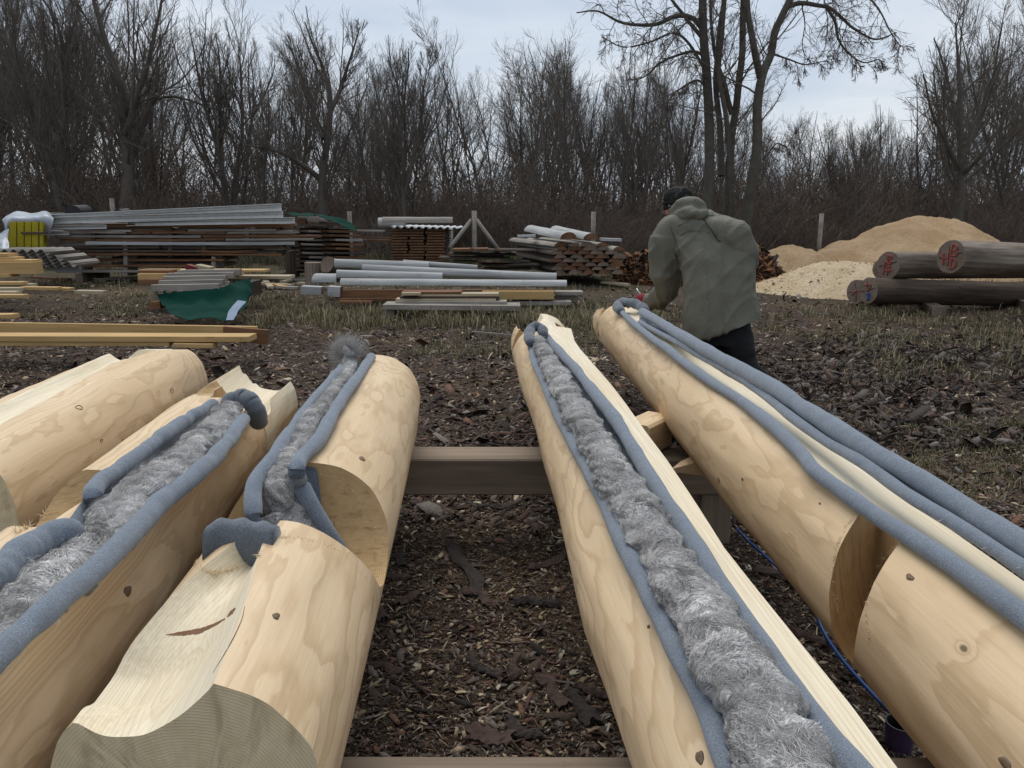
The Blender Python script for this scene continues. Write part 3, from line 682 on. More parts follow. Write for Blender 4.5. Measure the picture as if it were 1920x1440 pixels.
# ---- L3: the leftmost log with a long pale scoop, no felt
cL3 = itp([(1.95, -1.635), (4.2, -1.845)])
sL, sR = rims([(-150, 830), (-20, 765), (120, 700), (205, 660), (212, 655)], [(-60, 845), (10, 790), (130, 725), (210, 680), (262, 666)], .84, cL3, itp([(2, .225), (3.8, .222), (4.18, .16)]), .03, .8, True)
Tg = Log('scooped_log', 'peeled leftmost log with a long pale scoop along its left shoulder, no felt', (2.1, 4.18),
         cL3, itp([(2, .225), (3.8, .222), (4.05, .205), (4.18, .16)]), .42, sL, sR,
         itp([(2.1, .03), (3.75, .045), (3.9, .045), (3.93, 0), (4.3, 0)]), rot=.093, seed=61, p=1.8, flat=.03, shelf=.8, both=True)
Tg.cut([])
# ------------------------------------------------------------------ trestle
def piece(name, label, cat, parts, mats, group=None, rot=0):
    b = MB(); b.endmat = len(mats) > 1
    for p in parts: b.box(*p[:4], **(p[4] if len(p) > 4 else {}))
    o = b.build(name, mats, None); 
    return tag(o, label, cat, group)
def oriented(name, p0, p1, w, h, mats, label=None, cat=None, group=None, parent=None, **kw):
    """one bar whose local Y runs along it, so grain follows it"""
    p0 = np.asarray(p0, float); p1 = np.asarray(p1, float); d = p1-p0; c = (p0+p1)/2
    rz = -math.atan2(d[0], d[1]); rx = math.atan2(d[2], math.hypot(d[0], d[1]))
    b = MB(); b.endmat = isinstance(mats, (list, tuple)) and len(mats) > 1; b.box(p0, p1, w, h, **kw)
    # Rz*Rx in blender XYZ order
    if parent is None: o = b.build(name, mats, None, loc=tuple(c), rot=(rx, 0, rz))
    else:
        o = b.build(name, mats, None, loc=tuple(c), rot=(rx, 0, rz)); M = mat_of(parent).inverted() @ mat_of(o)
        o.parent = parent; o.location = M.to_translation(); o.rotation_euler = M.to_euler()
    return tag(o, label, cat, group)
t = empty('trestle', (-.4, 3.44, 0)); tag(t, 'old squared timber beam on posts carrying the far half of the logs', 'trestle')
oriented('beam', (-2.25, 3.44, .333), (1.03, 3.43, .333), .20, .172, [M_BEAM, M_ENDOLD], parent=t, ch=.008)
for x in (-2.1, -.62, .94): oriented('post', (x, 3.42, -.02), (x, 3.42, .247), .14, .14, [M_BEAM, M_ENDOLD], parent=t, up=(0, 1, 0))
t = empty('trestle', (-.4, 1.29, 0)); tag(t, 'old squared timber beam at the bottom edge carrying the near ends of the logs', 'trestle')
oriented('beam', (-1.9, 1.30, .333), (1.15, 1.29, .333), .18, .172, [M_BEAM, M_ENDOLD], parent=t, ch=.008)
for x in (-1.7, 1.0): oriented('post', (x, 1.29, -.02), (x, 1.29, .247), .14, .14, [M_BEAM, M_ENDOLD], parent=t, up=(0, 1, 0))
# block and wedge on the far beam
b = MB(); p = pz(1228, 850, .42)
Pb = np.array([at(1197, 783, 3.55), at(1215, 773, 3.75), at(1256, 778, 3.75), at(1262, 800, 3.55), at(1197, 842, 3.55), at(1256, 848, 3.75), at(1262, 858, 3.50), at(1220, 862, 3.42)])
o = oriented('timber_block', A3(.555, 3.36, .50), A3(.70, 3.56, .50), .14, .155, [M_PEEL, M_END], 'short sawn timber block standing on the far beam between the two long logs', 'block', ch=.012)
b = MB(); w0 = pz(1290, 868, .455); V = [w0+A3(-.075, -.02, 0), w0+A3(.055, -.075, 0), w0+A3(.08, .05, 0), w0+A3(-.02, .06, 0)]; V = V+[V[0]+A3(0, 0, .012), V[1]+A3(0, 0, .07), V[2]+A3(0, 0, .075), V[3]+A3(0, 0, .02)]
V = np.array(V)-A3(0, 0, .033)
b.add(V, [[3, 2, 1, 0], [4, 5, 6, 7], [0, 1, 5, 4], [1, 2, 6, 5], [2, 3, 7, 6], [3, 0, 4, 7]], 0, smooth=False)
tag(b.build('wooden_wedge', [M_PEEL]), 'thin pale wooden wedge on the far beam against the right log', 'wedge')

# ------------------------------------------------------------------ marks on the crafted logs: crack, splinters, torn fibres
bpy.context.view_layer.update()
def on_log(L, px, py, d=.0015):
    M = mat_of(L.o); Mi = M.inverted(); dr = Vector(ray(px, py)).normalized(); hit, loc, nrm, _ = L.o.ray_cast(Mi @ Vector((0, 0, CZ)), (Mi.to_3x3() @ dr).normalized())
    return (np.array(M @ loc)-np.array(dr)*d, np.array((M.to_3x3() @ nrm).normalized())) if hit else (None, None)
M_CRACK = mat_simple('resin_brown_crack', (.22, .10, .045), .6, .3, .6, 60, .001)
def crack(L, pts, ws, name='crack', mat=None):
    q = smooth_path(np.array([[a, b_, 0] for a, b_ in pts]), 30); w = np.interp(np.linspace(0, 1, 30), np.linspace(0, 1, len(ws)), ws); V = []; rr = random.Random(3)
    dq = np.gradient(q, axis=0); dq /= np.linalg.norm(dq, axis=1)[:, None]
    for i in range(30):
        for sgn in (-1, 1):
            k_ = w[i]*rr.uniform(.75, 1.2); p, _ = on_log(L, q[i, 0]-dq[i, 1]*sgn*k_, q[i, 1]+dq[i, 0]*sgn*k_); V.append(p if p is not None else V[-1])
    b = MB(); V = np.array(V); F = [[2*i, 2*i+1, 2*i+3, 2*i+2] for i in range(29)]; b.add(V, F); o = b.build(name, mat or M_CRACK, L.root); return o
crack(A, [(311, 1190), (345, 1187), (375, 1182), (400, 1172), (422, 1160)], [.4, 3.5, 4.5, 3, 1]); crack(A, [(426, 1157), (434, 1148), (441, 1140)], [1, 3.4, 1.2])
crack(A, [(399, 1262), (430, 1210), (452, 1165), (459, 1136)], [.3, .8, .8, .3], mat=M_BARK)
M_KNOT = mat_simple('pine_knot', (.20, .13, .075), .6, .3, .6, 90, .002)
def knot(L, px, py, r, asp=.6, ang=0, mats=None):
    p, n = on_log(L, px, py, .001)
    if p is None: return
    t1 = np.array([0, 1., 0])-n*n[1]; t1 /= np.linalg.norm(t1); t2 = np.cross(n, t1); b = MB(); V = [p+n*.0022]; k_ = 22
    for q, (rr_2, h) in enumerate(((.55, .0020), (1.0, .0006), (1.12, -.002))):
        for j in range(k_): a = j/k_*2*math.pi; w = 1+.10*math.sin(3*a+px)+.05*math.sin(5*a); V.append(p+n*h+(t1*math.cos(a)*r+t2*math.sin(a)*r*asp)*rr_2*w)
    F = [[0, 1+j, 1+(j+1) % k_] for j in range(k_)]+[[1+q*k_+j, 1+(q+1)*k_+j, 1+(q+1)*k_+(j+1) % k_, 1+q*k_+(j+1) % k_] for q in range(2) for j in range(k_)]
    mm = [0]*k_+[0]*k_+[1]*k_; b.add(np.array(V), F, mm); b.build('knot' if not mats else 'sawn_facet', mats or [M_KNOT, M_BARK], L.root)
for px, py, r in ((679, 860, .016), (518, 1155, .010), (1010, 1440, .01)): 
    if px < 700: knot(A, px, py, r)
for px, py, r in ((240, 1108, .016),): knot(Lg, px, py, r)
for px, py, r in ((148, 764, .016), (322, 732, .014), (190, 826, .008), (230, 826, .006)): knot(Tg, px, py, r)
for px, py, r in ((1392, 898, .009), (1537, 944, .005), (1706, 1082, .012), (1885, 1432, .014)): knot(Rg, px, py, r, .5)
for px, py, r in ((1312, 1420, .012), (1216, 1175, .005)): knot(Mg, px, py, r)
knot(Rg, 1119, 616, .085, .62, mats=[M_NOTCH, M_NOTCH])
M_SPL = mat_simple('torn_wood_fibre', (.74, .60, .38), .8, .1, .2, 40, .0005)
def fringe(L, pts, n, ln, seed):
    """short splinters standing on a sawn lip"""
    q = smooth_path(np.array([[a, b_, 0] for a, b_ in pts]), 200); r = np.random.default_rng(seed); b = MB()
    for i in range(n):
        k_ = r.integers(0, 200); p, nn_ = on_log(L, q[k_, 0]+r.normal(0, 1.2), q[k_, 1]+r.normal(0, 1.2), .0)
        if p is None: continue
        d = nn_*r.uniform(.2, 1)+r.normal(0, .6, 3); d /= np.linalg.norm(d); l_ = ln*r.uniform(.3, 1.2); w = r.uniform(.0004, .0010)
        b.tube([p, p+d*l_*.6+r.normal(0, .0008, 3), p+d*l_], [w, w*.8, w*.25], 4, caps=False)
    if b.n: o = b.build('splinters', M_SPL, L.root); o['kind'] = 'stuff'
fringe(Rg, [(1620, 953), (1590, 985), (1568, 1035), (1560, 1090), (1570, 1147)], 120, .008, 1); fringe(Rg, [(1694, 1010), (1655, 1052), (1630, 1100), (1625, 1150), (1630, 1200)], 120, .008, 2)
fringe(A, [(575, 885), (640, 905), (690, 960), (705, 1020), (700, 1080)], 120, .006, 3); fringe(A, [(500, 1010), (570, 1010), (640, 1035), (690, 1090)], 90, .005, 4)
fringe(A, [(352, 1052), (400, 1075), (450, 1062), (488, 1040)], 160, .014, 5); fringe(Tg, [(205, 665), (235, 668), (262, 668)], 120, .03, 6); fringe(Lg, [(85, 962), (60, 985), (30, 1000)], 90, .02, 7)
fringe(Mg, [(965, 622), (990, 612), (1010, 598)], 60, .02, 8); fringe(Lg, [(372, 742), (420, 700), (470, 685), (545, 715)], 60, .012, 9)
# ------------------------------------------------------------------ the yard behind: boards, stacks, heaps
ORD = ['first', 'second', 'third', 'fourth', 'fifth', 'sixth', 'seventh', 'eighth', 'ninth', 'tenth', 'eleventh', 'twelfth', 'thirteenth', 'fourteenth']
def bpx(name, px0, py0, px1, py1, Y0, w, h, mats, label, cat='board', group=None, Y1=None, **kw):
    """bar seen lengthwise: centre line through two picture points at depths Y0, Y1"""
    return oriented(name, at(px0, py0, Y0), at(px1, py1, Y1 if Y1 else Y0), w, h, mats, label, cat, group, **kw)
OR = [M_ORANGEW, M_ENDOR]; GR = [M_GREYW, M_ENDOLD]; DK = [M_DARKW, M_ENDOLD]; FR = [M_FRESH, M_FRESH]; PL = [M_PALE, M_PALE]; WH = [M_WHITEW, M_ENDOLD]
# --- long plank stack at left, about 18 m away
G1 = 'boards of the long plank stack at left'
rows = [  # y px centre, thickness, [(x0,x1,mat)]
 (423, .085, [(108, 548, 'O')]), (432, .045, [(125, 250, 'G'), (253, 352, 'O'), (356, 520, 'G')]), (436.5, .035, [(42, 240, 'G'), (222, 286, 'O'), (290, 424, 'O'), (428, 560, 'G')]),
 (443, .05, [(112, 380, 'G'), (384, 600, 'O')]), (449, .045, [(118, 423, 'O'), (426, 590, 'G')]), (455.5, .07, [(165, 555, 'W')]), (463.5, .05, [(72, 300, 'D'), (310, 527, 'B')]),
 (470.5, .05, [(80, 372, 'D'), (372, 482, 'O')]), (476.5, .045, [(95, 530, 'O')]), (486.5, .05, [(165, 423, 'O')]), (498, .05, [(165, 400, 'O')]), (508.5, .055, [(110, 380, 'G')])]
MM = {'O': OR, 'G': GR, 'D': DK, 'W': WH, 'B': DK}; pos = ['left', 'middle', 'right', 'far right']
for ri, (yp, th, segs) in enumerate(rows):
    for si, (x0, x1, mk) in enumerate(segs):
        a = at(x0, yp, 17.6+R_.uniform(-.06, .06)); c = at(x1, yp+R_.uniform(-.8, .8), 17.6+R_.uniform(-.06, .06))
        where = '' if len(segs) == 1 else ', %s piece' % (pos[si] if len(segs) > 2 or si == 0 else 'right')
        look = {'O': 'orange brown', 'G': 'grey', 'D': 'dark waney', 'W': 'bleached wide', 'B': 'barky dark'}[mk]
        oriented('board', a, c, .22, th, MM[mk], '%s board, %s layer from the top of the long left stack%s' % (look, ORD[ri], where), 'board', G1, ch=.006, warp=R_.uniform(-.02, .01))
    if ri < 11:
        for dd, nm in ((.55, 'in the middle'), (1.1, 'at the back')):  # added inner boards, oversized so the gaps between the layers go dark
            a = at(segs[0][0]+30, yp, 17.6); c = at(min(560, max(segs[-1][1], 430))-20, yp, 17.6)
            a[1] += dd; c[1] += dd
            oriented('board', a, c, .40, .088, DK if ri % 2 else GR, 'added filler board darkening the gaps %s of the %s layer down in the long left stack' % (nm, ORD[ri]), 'board', G1, ch=.006)
for i_, (x, y0, y1) in enumerate(((185, 427, 458), (245, 452, 516), (327, 427, 480), (408, 480, 512), (390, 450, 480), (470, 427, 458), (545, 470, 512), (160, 480, 514))):
    b0 = at(x, y0, 17.75); b1 = at(x, y1, 17.75)
    oriented('sticker', b0, b1, .09, .5, GR if i_ % 2 else DK, '%s small bearer from the left between the layers of the long plank stack' % ORD[i_], 'bearer', 'bearers in the long plank stack', up=(0, 1, 0))
for i_, x in enumerate((170, 300, 420, 540)):
    p = at(x, 512, 17.9); p[2] = 0
    oriented('bearer_block', p+A3(0, -.5, .08), p+A3(0, .7, .08), .16, .2, DK, '%s ground bearer from the left under the long plank stack' % ORD[i_], 'bearer', 'bearers in the long plank stack')
# galvanised profiles on top
def profile(px0, py0, px1, py1, Y0, Y1, hh, label):
    a, c = at(px0, py0, Y0), at(px1, py1, Y1); d = c-a; L = np.linalg.norm(d); sec = [(0, -.5), (.10, -.5), (.10, -.42), (.02, -.42), (.02, -.05), (.07, .02), (.02, .1), (.02, .42), (.12, .42), (.12, .5), (0, .5), (0, .12), (.045, .02), (0, -.07)]
    b = MB(); V = [a+A3(0, -s_[0]*.9, s_[1]*hh) for s_ in sec]+[c+A3(0, -s_[0]*.9, s_[1]*hh) for s_ in sec]; n = len(sec)
    F = [[i, (i+1) % n, n+(i+1) % n, n+i] for i in range(n)]+[list(range(n-1, -1, -1)), list(range(n, 2*n))]
    b.add(np.array(V), F, 0, smooth=False); tag(b.build('steel_profile', M_ALU), label, 'metal profile', 'steel profiles on the long left stack')
profile(76, 410, 528, 388.5, 17.7, 17.3, .16, 'long ribbed metal profile, topmost of the steel on the left stack, rising to the right')
profile(78, 414, 531, 401.5, 17.62, 17.2, .15, 'long ribbed metal profile second from the top on the left stack')
profile(240, 418, 553, 413, 17.55, 17.1, .13, 'short ribbed metal profile, lowest and furthest right on the left stack')
profile(80, 426, 200, 425, 17.4, 17.4, .09, 'short dull metal profile poking out left below the long ones')
profile(80, 437, 130, 437, 17.4, 17.4, .08, 'stubby metal profile low at the left end of the stack')
# dark tubes lying on top at left
def rbar(name, p0, p1, r0, r1, mats, label, cat, group=None, n=26, half=0, m=18, lump=.04, seed=0, parent=None):
    """round (half=0) or half-round timber, local Y along it"""
    p0 = np.asarray(p0, float); p1 = np.asarray(p1, float); d = p1-p0; L = np.linalg.norm(d)
    rz = -math.atan2(d[0], d[1]); rx = math.atan2(d[2], math.hypot(d[0], d[1])); M = Matrix.Translation(Vector((p0+p1)/2)) @ (Matrix.Rotation(rz, 4, 'Z') @ Matrix.Rotation(rx, 4, 'X'))
    V = []; 
    for i in range(m):
        t = i/(m-1); rr = r0+(r1-r0)*t
        if half:
            a = np.linspace(0, math.pi, n-1); q = np.stack([np.cos(a), 0*a+(t-.5)*L, np.sin(a)*half-.0], 1); q = np.vstack([q, [0, (t-.5)*L, 0]])
        else:
            a = np.arange(n)/n*2*np.pi; q = np.stack([np.cos(a), 0*a+(t-.5)*L, np.sin(a)], 1)
        k_ = 1+lump*vn(np.stack([q[:, 0]*1.3+seed*7, q[:, 1]*1.6, q[:, 2]*1.3], 1), seed % 50)+lump*.5*vn(q*np.array([4, 6, 4])+seed, 5)
        q[:, 0] *= rr*k_; q[:, 2] *= rr*k_; V.append(q)
    V = np.concatenate(V); V = (np.array(M)[:3, :3] @ V.T).T+np.array(M)[:3, 3]
    F = [[i*n+j, i*n+(j+1) % n, (i+1)*n+(j+1) % n, (i+1)*n+j] for i in range(m-1) for j in range(n)]
    F = [f[::-1] for f in F]; F += [list(range(n)), list(range(m*n-1, (m-1)*n-1, -1))]
    mm = [0]*(len(F)-2)+[1, 1]; b = MB(); b.add(V, F, mm); o = b.build(name, mats, None, loc=tuple((p0+p1)/2), rot=(rx, 0, rz), autos=45)
    return tag(o, label, cat, group)
rbar('black_pipe', at(137, 399, 18.3), at(160, 397, 19.6), .17, .17, [M_BLACK, M_BLACK], 'thick black pipe end behind the top of the left stack', 'pipe', lump=.01)
rbar('black_pipe', at(222, 402, 18.3), at(238, 400, 19.0), .12, .12, [M_BLACK, M_BLACK], 'smaller black pipe end right of the thick one behind the stack', 'pipe', lump=.01)
bpx('board', 70, 400, 150, 401, 18.6, .3, .04, GR, 'grey board lying high at the left behind the yellow crate', 'board')
# right extension of the stack with green tarp
G2 = 'boards of the dark stack right of the long one'
for i_ in range(11):
    y = 425+i_*8.0
    for side, (x0, x1, mt) in enumerate(((556, 606, GR), (608, 662, OR if i_ % 3 else GR))):
        a = at(x0+R_.uniform(-6, 4), y, 18.6); c = at(x1+R_.uniform(-6, 6)-(8 if i_ < 3 else 0), y+1, 19.1)
        oriented('board', a, c, .9, .05, mt if R_.random() < .6 else DK, '%s layer from the top of the stack under the green sheet, %s end' % (ORD[i_], ('left', 'right')[side]), 'board', G2, ch=.006)
    a = at(560, y+4, 18.9); c = at(655, y+5, 19.3)
    oriented('sticker', a+A3(0, .1, 0), c, .7, .03, DK, 'dark spacer under the %s layer of the stack under the green sheet' % ORD[i_], 'spacer', G2, ch=.003)
for i_, (x0, x1, y, t_) in enumerate(((560, 600, 405, .08), (556, 575, 414, .09), (578, 612, 412, .10), (600, 640, 418, .07))):
    bpx('timber_offcut', x0, y, x1, y+2, 18.5, .2, t_, (GR, OR, GR, DK)[i_], '%s grey offcut from the left on top under the green sheet' % ORD[i_], 'offcut', 'offcuts on the dark stack')
def cloth(name, grid, mat, label=None, cat=None, parent=None, sub=10, wr=.03, thick=.006, seed=1, group=None):
    """grid of world points -> smooth crumpled sheet"""
    G = np.array(grid, float); r, c, _ = G.shape
    R1 = np.array([smooth_path(G[i], (c-1)*sub+1) for i in range(r)]); R2 = np.array([smooth_path(R1[:, j], (r-1)*sub+1) for j in range(R1.shape[1])]).transpose(1, 0, 2)
    n, m = R2.shape[:2]; nr = np.cross(np.gradient(R2, axis=0), np.gradient(R2, axis=1)); nr /= np.linalg.norm(nr, axis=2)[..., None]+1e-9
    P = R2.copy(); amp = wr*(np.abs(fbm(P*1.6+seed, seed, 3))*1.6+.4*vn(P*7, seed+4)); P += nr*amp[..., None]
    V = np.concatenate([P.reshape(-1, 3), (P-nr*thick).reshape(-1, 3)]); k = n*m; F = []
    for i in range(n-1):
        for j in range(m-1):
            a = i*m+j; F += [[a, a+1, a+m+1, a+m], [k+a+m, k+a+m+1, k+a+1, k+a]]
    b = MB(); b.add(V, F, 0); o = b.build(name, mat, parent); return tag(o, label, cat, group)
cloth('tarpaulin', [[at(534, 399, 18.2), at(570, 400, 18.1), at(596, 402, 18.0), at(615, 404, 18), at(640, 409, 17.9), at(662, 420, 17.8)], [at(548, 405, 17.9), at(575, 406, 17.8), at(604, 410, 17.7), at(630, 418, 17.6), at(655, 430, 17.5), at(670, 434, 17.5)],
      [at(540, 400, 19), at(572, 402, 19), at(604, 404, 19), at(630, 412, 19), at(658, 428, 18.8), at(668, 440, 18.4)]][::1][:2], M_TARP, 'small dark green sheet over the end of the dark stack', 'tarpaulin', wr=.05)
# yellow crate with white wrapped load
t = empty('yellow_crate', at(45, 470, 17.0)); tag(t, 'yellow slatted crate with a white wrapped load at far left', 'crate')
for i_, x in enumerate((25, 39, 53, 66, 78)):
    oriented('slat', at(x, 416, 16.9), at(x, 466, 16.9), .13 if i_ < 4 else .07, .03, M_YELLOW, parent=t, up=(0, 1, 0), ch=.004)
oriented('rail', at(18, 424, 16.96), at(84, 424, 16.96), .03, .10, M_YELLOW, parent=t); oriented('rail', at(18, 460, 16.96), at(84, 460, 16.96), .03, .10, M_YELLOW, parent=t)
oriented('rail', at(40, 437, 16.85), at(90, 437, 16.85), .04, .04, M_DARKW, parent=t)
for x in (20, 82): oriented('corner_post', at(x, 416, 17.5), at(x, 468, 17.5), .1, .1, M_YELLOW, parent=t, up=(0, 1, 0))
cloth('plastic_wrap', [[at(5, 420, 17.9), at(20, 402, 17.6), at(42, 398, 17.6), at(60, 402, 17.6), at(84, 398, 17.7), at(96, 406, 17.8)], [at(8, 416, 17.1), at(16, 410, 17.0), at(40, 409, 17.0), at(60, 410, 17.0), at(84, 408, 17.0), at(98, 414, 17.1)], [at(10, 470, 17.2), at(18, 428, 17.1), at(40, 424, 17.1), at(60, 424, 17.1), at(80, 424, 17.1), at(92, 450, 17.2)]],
      M_PLASTIC, 'white plastic film wrapped over the load in the yellow crate', 'plastic film', wr=.05)
cloth('plastic_sheet', [[at(-8, 440, 16.6), at(5, 436, 16.6), at(16, 428, 16.6)], [at(-10, 460, 16.3), at(4, 458, 16.2), at(14, 462, 16.3)], [at(-12, 478, 16), at(6, 476, 16), at(20, 470, 16)]], M_PLASTIC, 'clear plastic sheet hanging left of the yellow crate', 'plastic sheet', wr=.09)
cloth('plastic_sheet', [[at(105, 476, 16.6), at(125, 474, 16.6), at(140, 478, 16.6)], [at(100, 490, 16.2), at(125, 490, 16.2), at(146, 498, 16.2)], [at(92, 508, 16), at(120, 510, 16), at(150, 510, 16)]], M_PLASTIC, 'crumpled clear plastic on the ground in front of the long left stack', 'plastic sheet', wr=.09)
# corrugated sheets
def corrugated(name, a0, a1, depth, mat, label, amp=.02, wl=.18, group=None, thick=.004, tilt=0, cat='metal sheet'):
    n = int(np.linalg.norm(a1-a0)/wl*8)+2; u = np.linspace(0, 1, n); top = []
    for k_, dd in enumerate((0, depth)):
        P = a0[None]*(1-u[:, None])+a1[None]*u[:, None]; P = P+np.array([0, dd, dd*tilt]); P[:, 2] += amp*np.sin(u*np.linalg.norm(a1-a0)/wl*2*np.pi); top.append(P)
    T = np.concatenate(top); V = np.vstack([T, T-[0, 0, thick]]); F = []
    for j in range(n-1): F += [[j, j+1, n+j+1, n+j], [2*n+n+j, 2*n+n+j+1, 2*n+j+1, 2*n+j], [j+1, j, 2*n+j, 2*n+j+1]]
    b = MB(); b.add(V, F, 0); return tag(b.build(name, mat), label, cat, group)
G3 = 'corrugated sheets piled at far left'
for i_ in range(6):
    corrugated('corrugated_sheet', at(-30+i_*4, 470+i_*5.4, 15.6+i_*.0), at(84+i_*12, 470+i_*5.6, 15.6), 1.1, M_GREYW, '%s grey corrugated sheet from the top of the pile at far left' % ORD[i_], amp=.03, group=G3)
# fresh timber at far left
G4 = 'fresh yellow timbers at far left'
for i_, (x0, x1, y, t_, mt) in enumerate(((-60, 24, 477.5, .055, FR), (-60, 36, 484, .05, FR), (-60, 70, 489.5, .055, FR), (-60, 71, 502, .20, FR), (-60, 27, 516, .06, FR))):
    bpx('board', x0, y, x1, y, 13.9-.06*i_, .30, t_, FR, '%s fresh yellow timber from the top of the near left stack' % ORD[i_], 'timber', G4)
for i_, (x0, x1, y, Yq) in enumerate(((-60, 48, 531, 12.6), (-60, 65, 534.5, 12.7), (42, 112, 540, 12.4), (-60, 45, 542, 12.3), (105, 135, 541.5, 12.5), (-60, 36, 549, 12.0), (-60, 50, 555, 11.8), (144, 197, 547, 12.0), (-60, 30, 592, 9.4))):
    p = at(x0, y, Yq)
    bpx('board', x0, y, x1, y+(1 if x0 > 40 else 0), Yq, .16, .05, PL if i_ % 2 else FR, '%s pale loose board counted down the low pile at the left edge' % ORD[i_], 'board', 'pale boards low at the left edge')
# long planks on the ground in front
bpx('plank', -120, 617.5, 483, 627, 8.0, .05, .17, FR, 'long plank standing on edge at the back of the left ground planks', 'plank', Y1=8.0)
bpx('plank', -120, 631.5, 474, 633, 7.65, .24, .055, FR, 'long fresh plank lying flat on top of the left ground planks', 'plank')
bpx('plank', -120, 640.5, 325, 641, 7.65, .20, .055, FR, 'long fresh plank directly beneath the topmost ground plank', 'plank')
bpx('plank', 330, 646, 403, 647, 7.55, .14, .04, FR, 'short pale offcut lying by the ground planks', 'offcut')
bpx('plank', 420, 625, 504, 632, 7.95, .05, .15, OR, 'brown plank end standing on edge behind the ground planks', 'plank')
# --- small stack under green tarp (x 270-475)
Yt = 11.0
for i_, (x0, x1, y, w) in enumerate(((286, 412, 540, .09), (300, 420, 532, .09), (308, 425, 524, .09), (315, 440, 518, .09), (335, 452, 512, .09))):
    bpx('grey_batten', x0, y, x1, y-2, 10.6+i_*.24, w, .09, GR, '%s grey batten from the front across the tarp covered stack' % ORD[i_], 'batten', 'grey battens on the green tarp stack')
for i_, x in enumerate((300, 316, 336, 378)):
    a = at(x, 548, 10.5); oriented('short_block', a, a+A3(.12, 1.5, .0), .07, .05, GR, '%s short cross piece from the left under the grey battens' % ORD[i_], 'batten', 'grey battens on the green tarp stack')
for i_, (x0, x1, y, t_, mt, Yq) in enumerate(((268, 330, 509, .06, OR, 12.4), (268, 500, 507, .035, FR, 12.6), (268, 330, 517, .09, FR, 12.3), (268, 320, 527, .08, OR, 12.2), (400, 548, 519, .05, PL, 12.9), (300, 450, 513, .06, PL, 12.8))):
    bpx('board', x0, y, x1, y, Yq, .35, t_, mt, '%s board behind the green tarp, reading downwards' % ORD[i_], 'board', 'boards behind the green tarp')
bpx('red_block', 352, 501, 372, 507, 12.3, .15, .10, [mat_simple('dull_red_paint', (.16, .02, .018)), M_ENDOR], 'dull red painted wood block on the tarp covered stack', 'block')
bpx('offcut', 371, 499, 397, 504, 12.35, .22, .06, PL, 'tilted pale offcut leaning on the red block', 'offcut')
t0 = [[at(292, 545, 10.6), at(330, 548, 10.5), at(370, 546, 10.5), at(412, 540, 10.6), at(440, 530, 11.2), at(470, 521, 11.9)],
      [at(300, 565, 10.4), at(335, 572, 10.3), at(375, 574, 10.25), at(415, 570, 10.35), at(448, 552, 10.9), at(473, 540, 11.7)],
      [at(318, 588, 9.9), at(345, 600, 9.65), at(380, 602, 9.6), at(425, 602, 9.6), at(458, 578, 10.4), at(466, 560, 11.2)]]
tp = cloth('tarpaulin', t0, M_TARP, 'green tarpaulin draped down the front of the small battened stack', 'tarpaulin', wr=.06, seed=5)
cloth('tape_stripe', [[at(438, 600, 9.35), at(424, 601, 9.35)], [at(448, 582, 9.75), at(430, 582, 9.75)], [at(462, 566, 10.2), at(446, 563, 10.2)]], M_BLUEW, None, None, parent=tp, wr=.02, sub=8)
bpx('brick_block', 287, 572, 306, 571, 10.5, .2, .10, OR, 'orange wood block peeping out left beneath the tarp', 'block')
for i_, x in enumerate((300, 440)):
    p = pz(x, 566, .0); oriented('bearer_block', p+A3(0, .0, .12), p+A3(0, 1.2, .12), .2, .34, DK, '%s bearer under the tarp covered stack' % ('left', 'right')[i_], 'bearer')
# --- bleached round logs and beams, centre (12.5 m)
G5 = 'bleached logs and beams of the centre pile'
def rpx(x0, y0, x1, y1, Y, r, label, half=0, Y1=None, mats=None, r1=None, name='bleached_log'):
    return rbar(name, at(x0, y0, Y), at(x1, y1, Y1 or Y), r, r1 or r, mats or [M_WHITEW, M_ENDOLD], label, 'log', G5, half=half, seed=R_.randint(0, 99))
rpx(628, 494, 805, 500, 13.6, .080, 'bleached round log, hindmost and highest of the centre pile', Y1=13.6)
rpx(756, 492, 895, 502, 14.0, .05, 'thin bleached log behind the back of the centre pile')
rpx(680, 504, 1043, 520, 13.3, .075, 'long bleached log second from the back of the centre pile, end lowest at right')
rpx(632, 514, 830, 520, 12.9, .075, 'bleached log with orange stain, third from the back of the centre pile')
o = rpx(640, 533, 1062, 536, 12.5, .105, 'long half round bleached log, foremost on top of the centre pile', half=.9)
bpx('beam', 617, 545, 640, 547, 12.45, .2, .16, WH, 'squared bleached beam end left under the foremost log', 'beam', G5)
bpx('beam', 567, 543, 605, 545, 12.6, .2, .13, WH, 'squared bleached beam end furthest left beside the centre pile', 'beam', G5)
rbar('slab_offcut', at(594, 528, 13.2), at(640, 528, 13.0), .14, .14, [M_WHITEW, M_DARKW], 'half round slab with curved grey end at left of the centre pile', 'slab', G5, half=1.0)
for i_, (x0, x1, y, t_, mt, Yq) in enumerate(((632, 1038, 551, .13, OR, 12.6), (905, 1038, 552, .13, FR, 12.4), (640, 760, 561, .05, OR, 12.4), (640, 700, 565, .04, OR, 12.3), (960, 1070, 567, .06, GR, 12.4), (1040, 1092, 549, .06, GR, 12.7), (1038, 1090, 557, .07, GR, 12.8))):
    bpx('beam', x0, y, x1, y, Yq, .3, t_, mt, '%s brown beam counted downwards under the centre logs' % ORD[i_], 'beam', G5)
for i_, x in enumerate((690, 850, 1000)):
    p = pz(x, 574, 0); oriented('bearer_block', p+A3(0, -.2, .10), p+A3(0, 1.2, .10), .16, .2, DK, '%s bearer from the left under the centre pile' % ORD[i_], 'bearer', 'bearers under the centre pile')
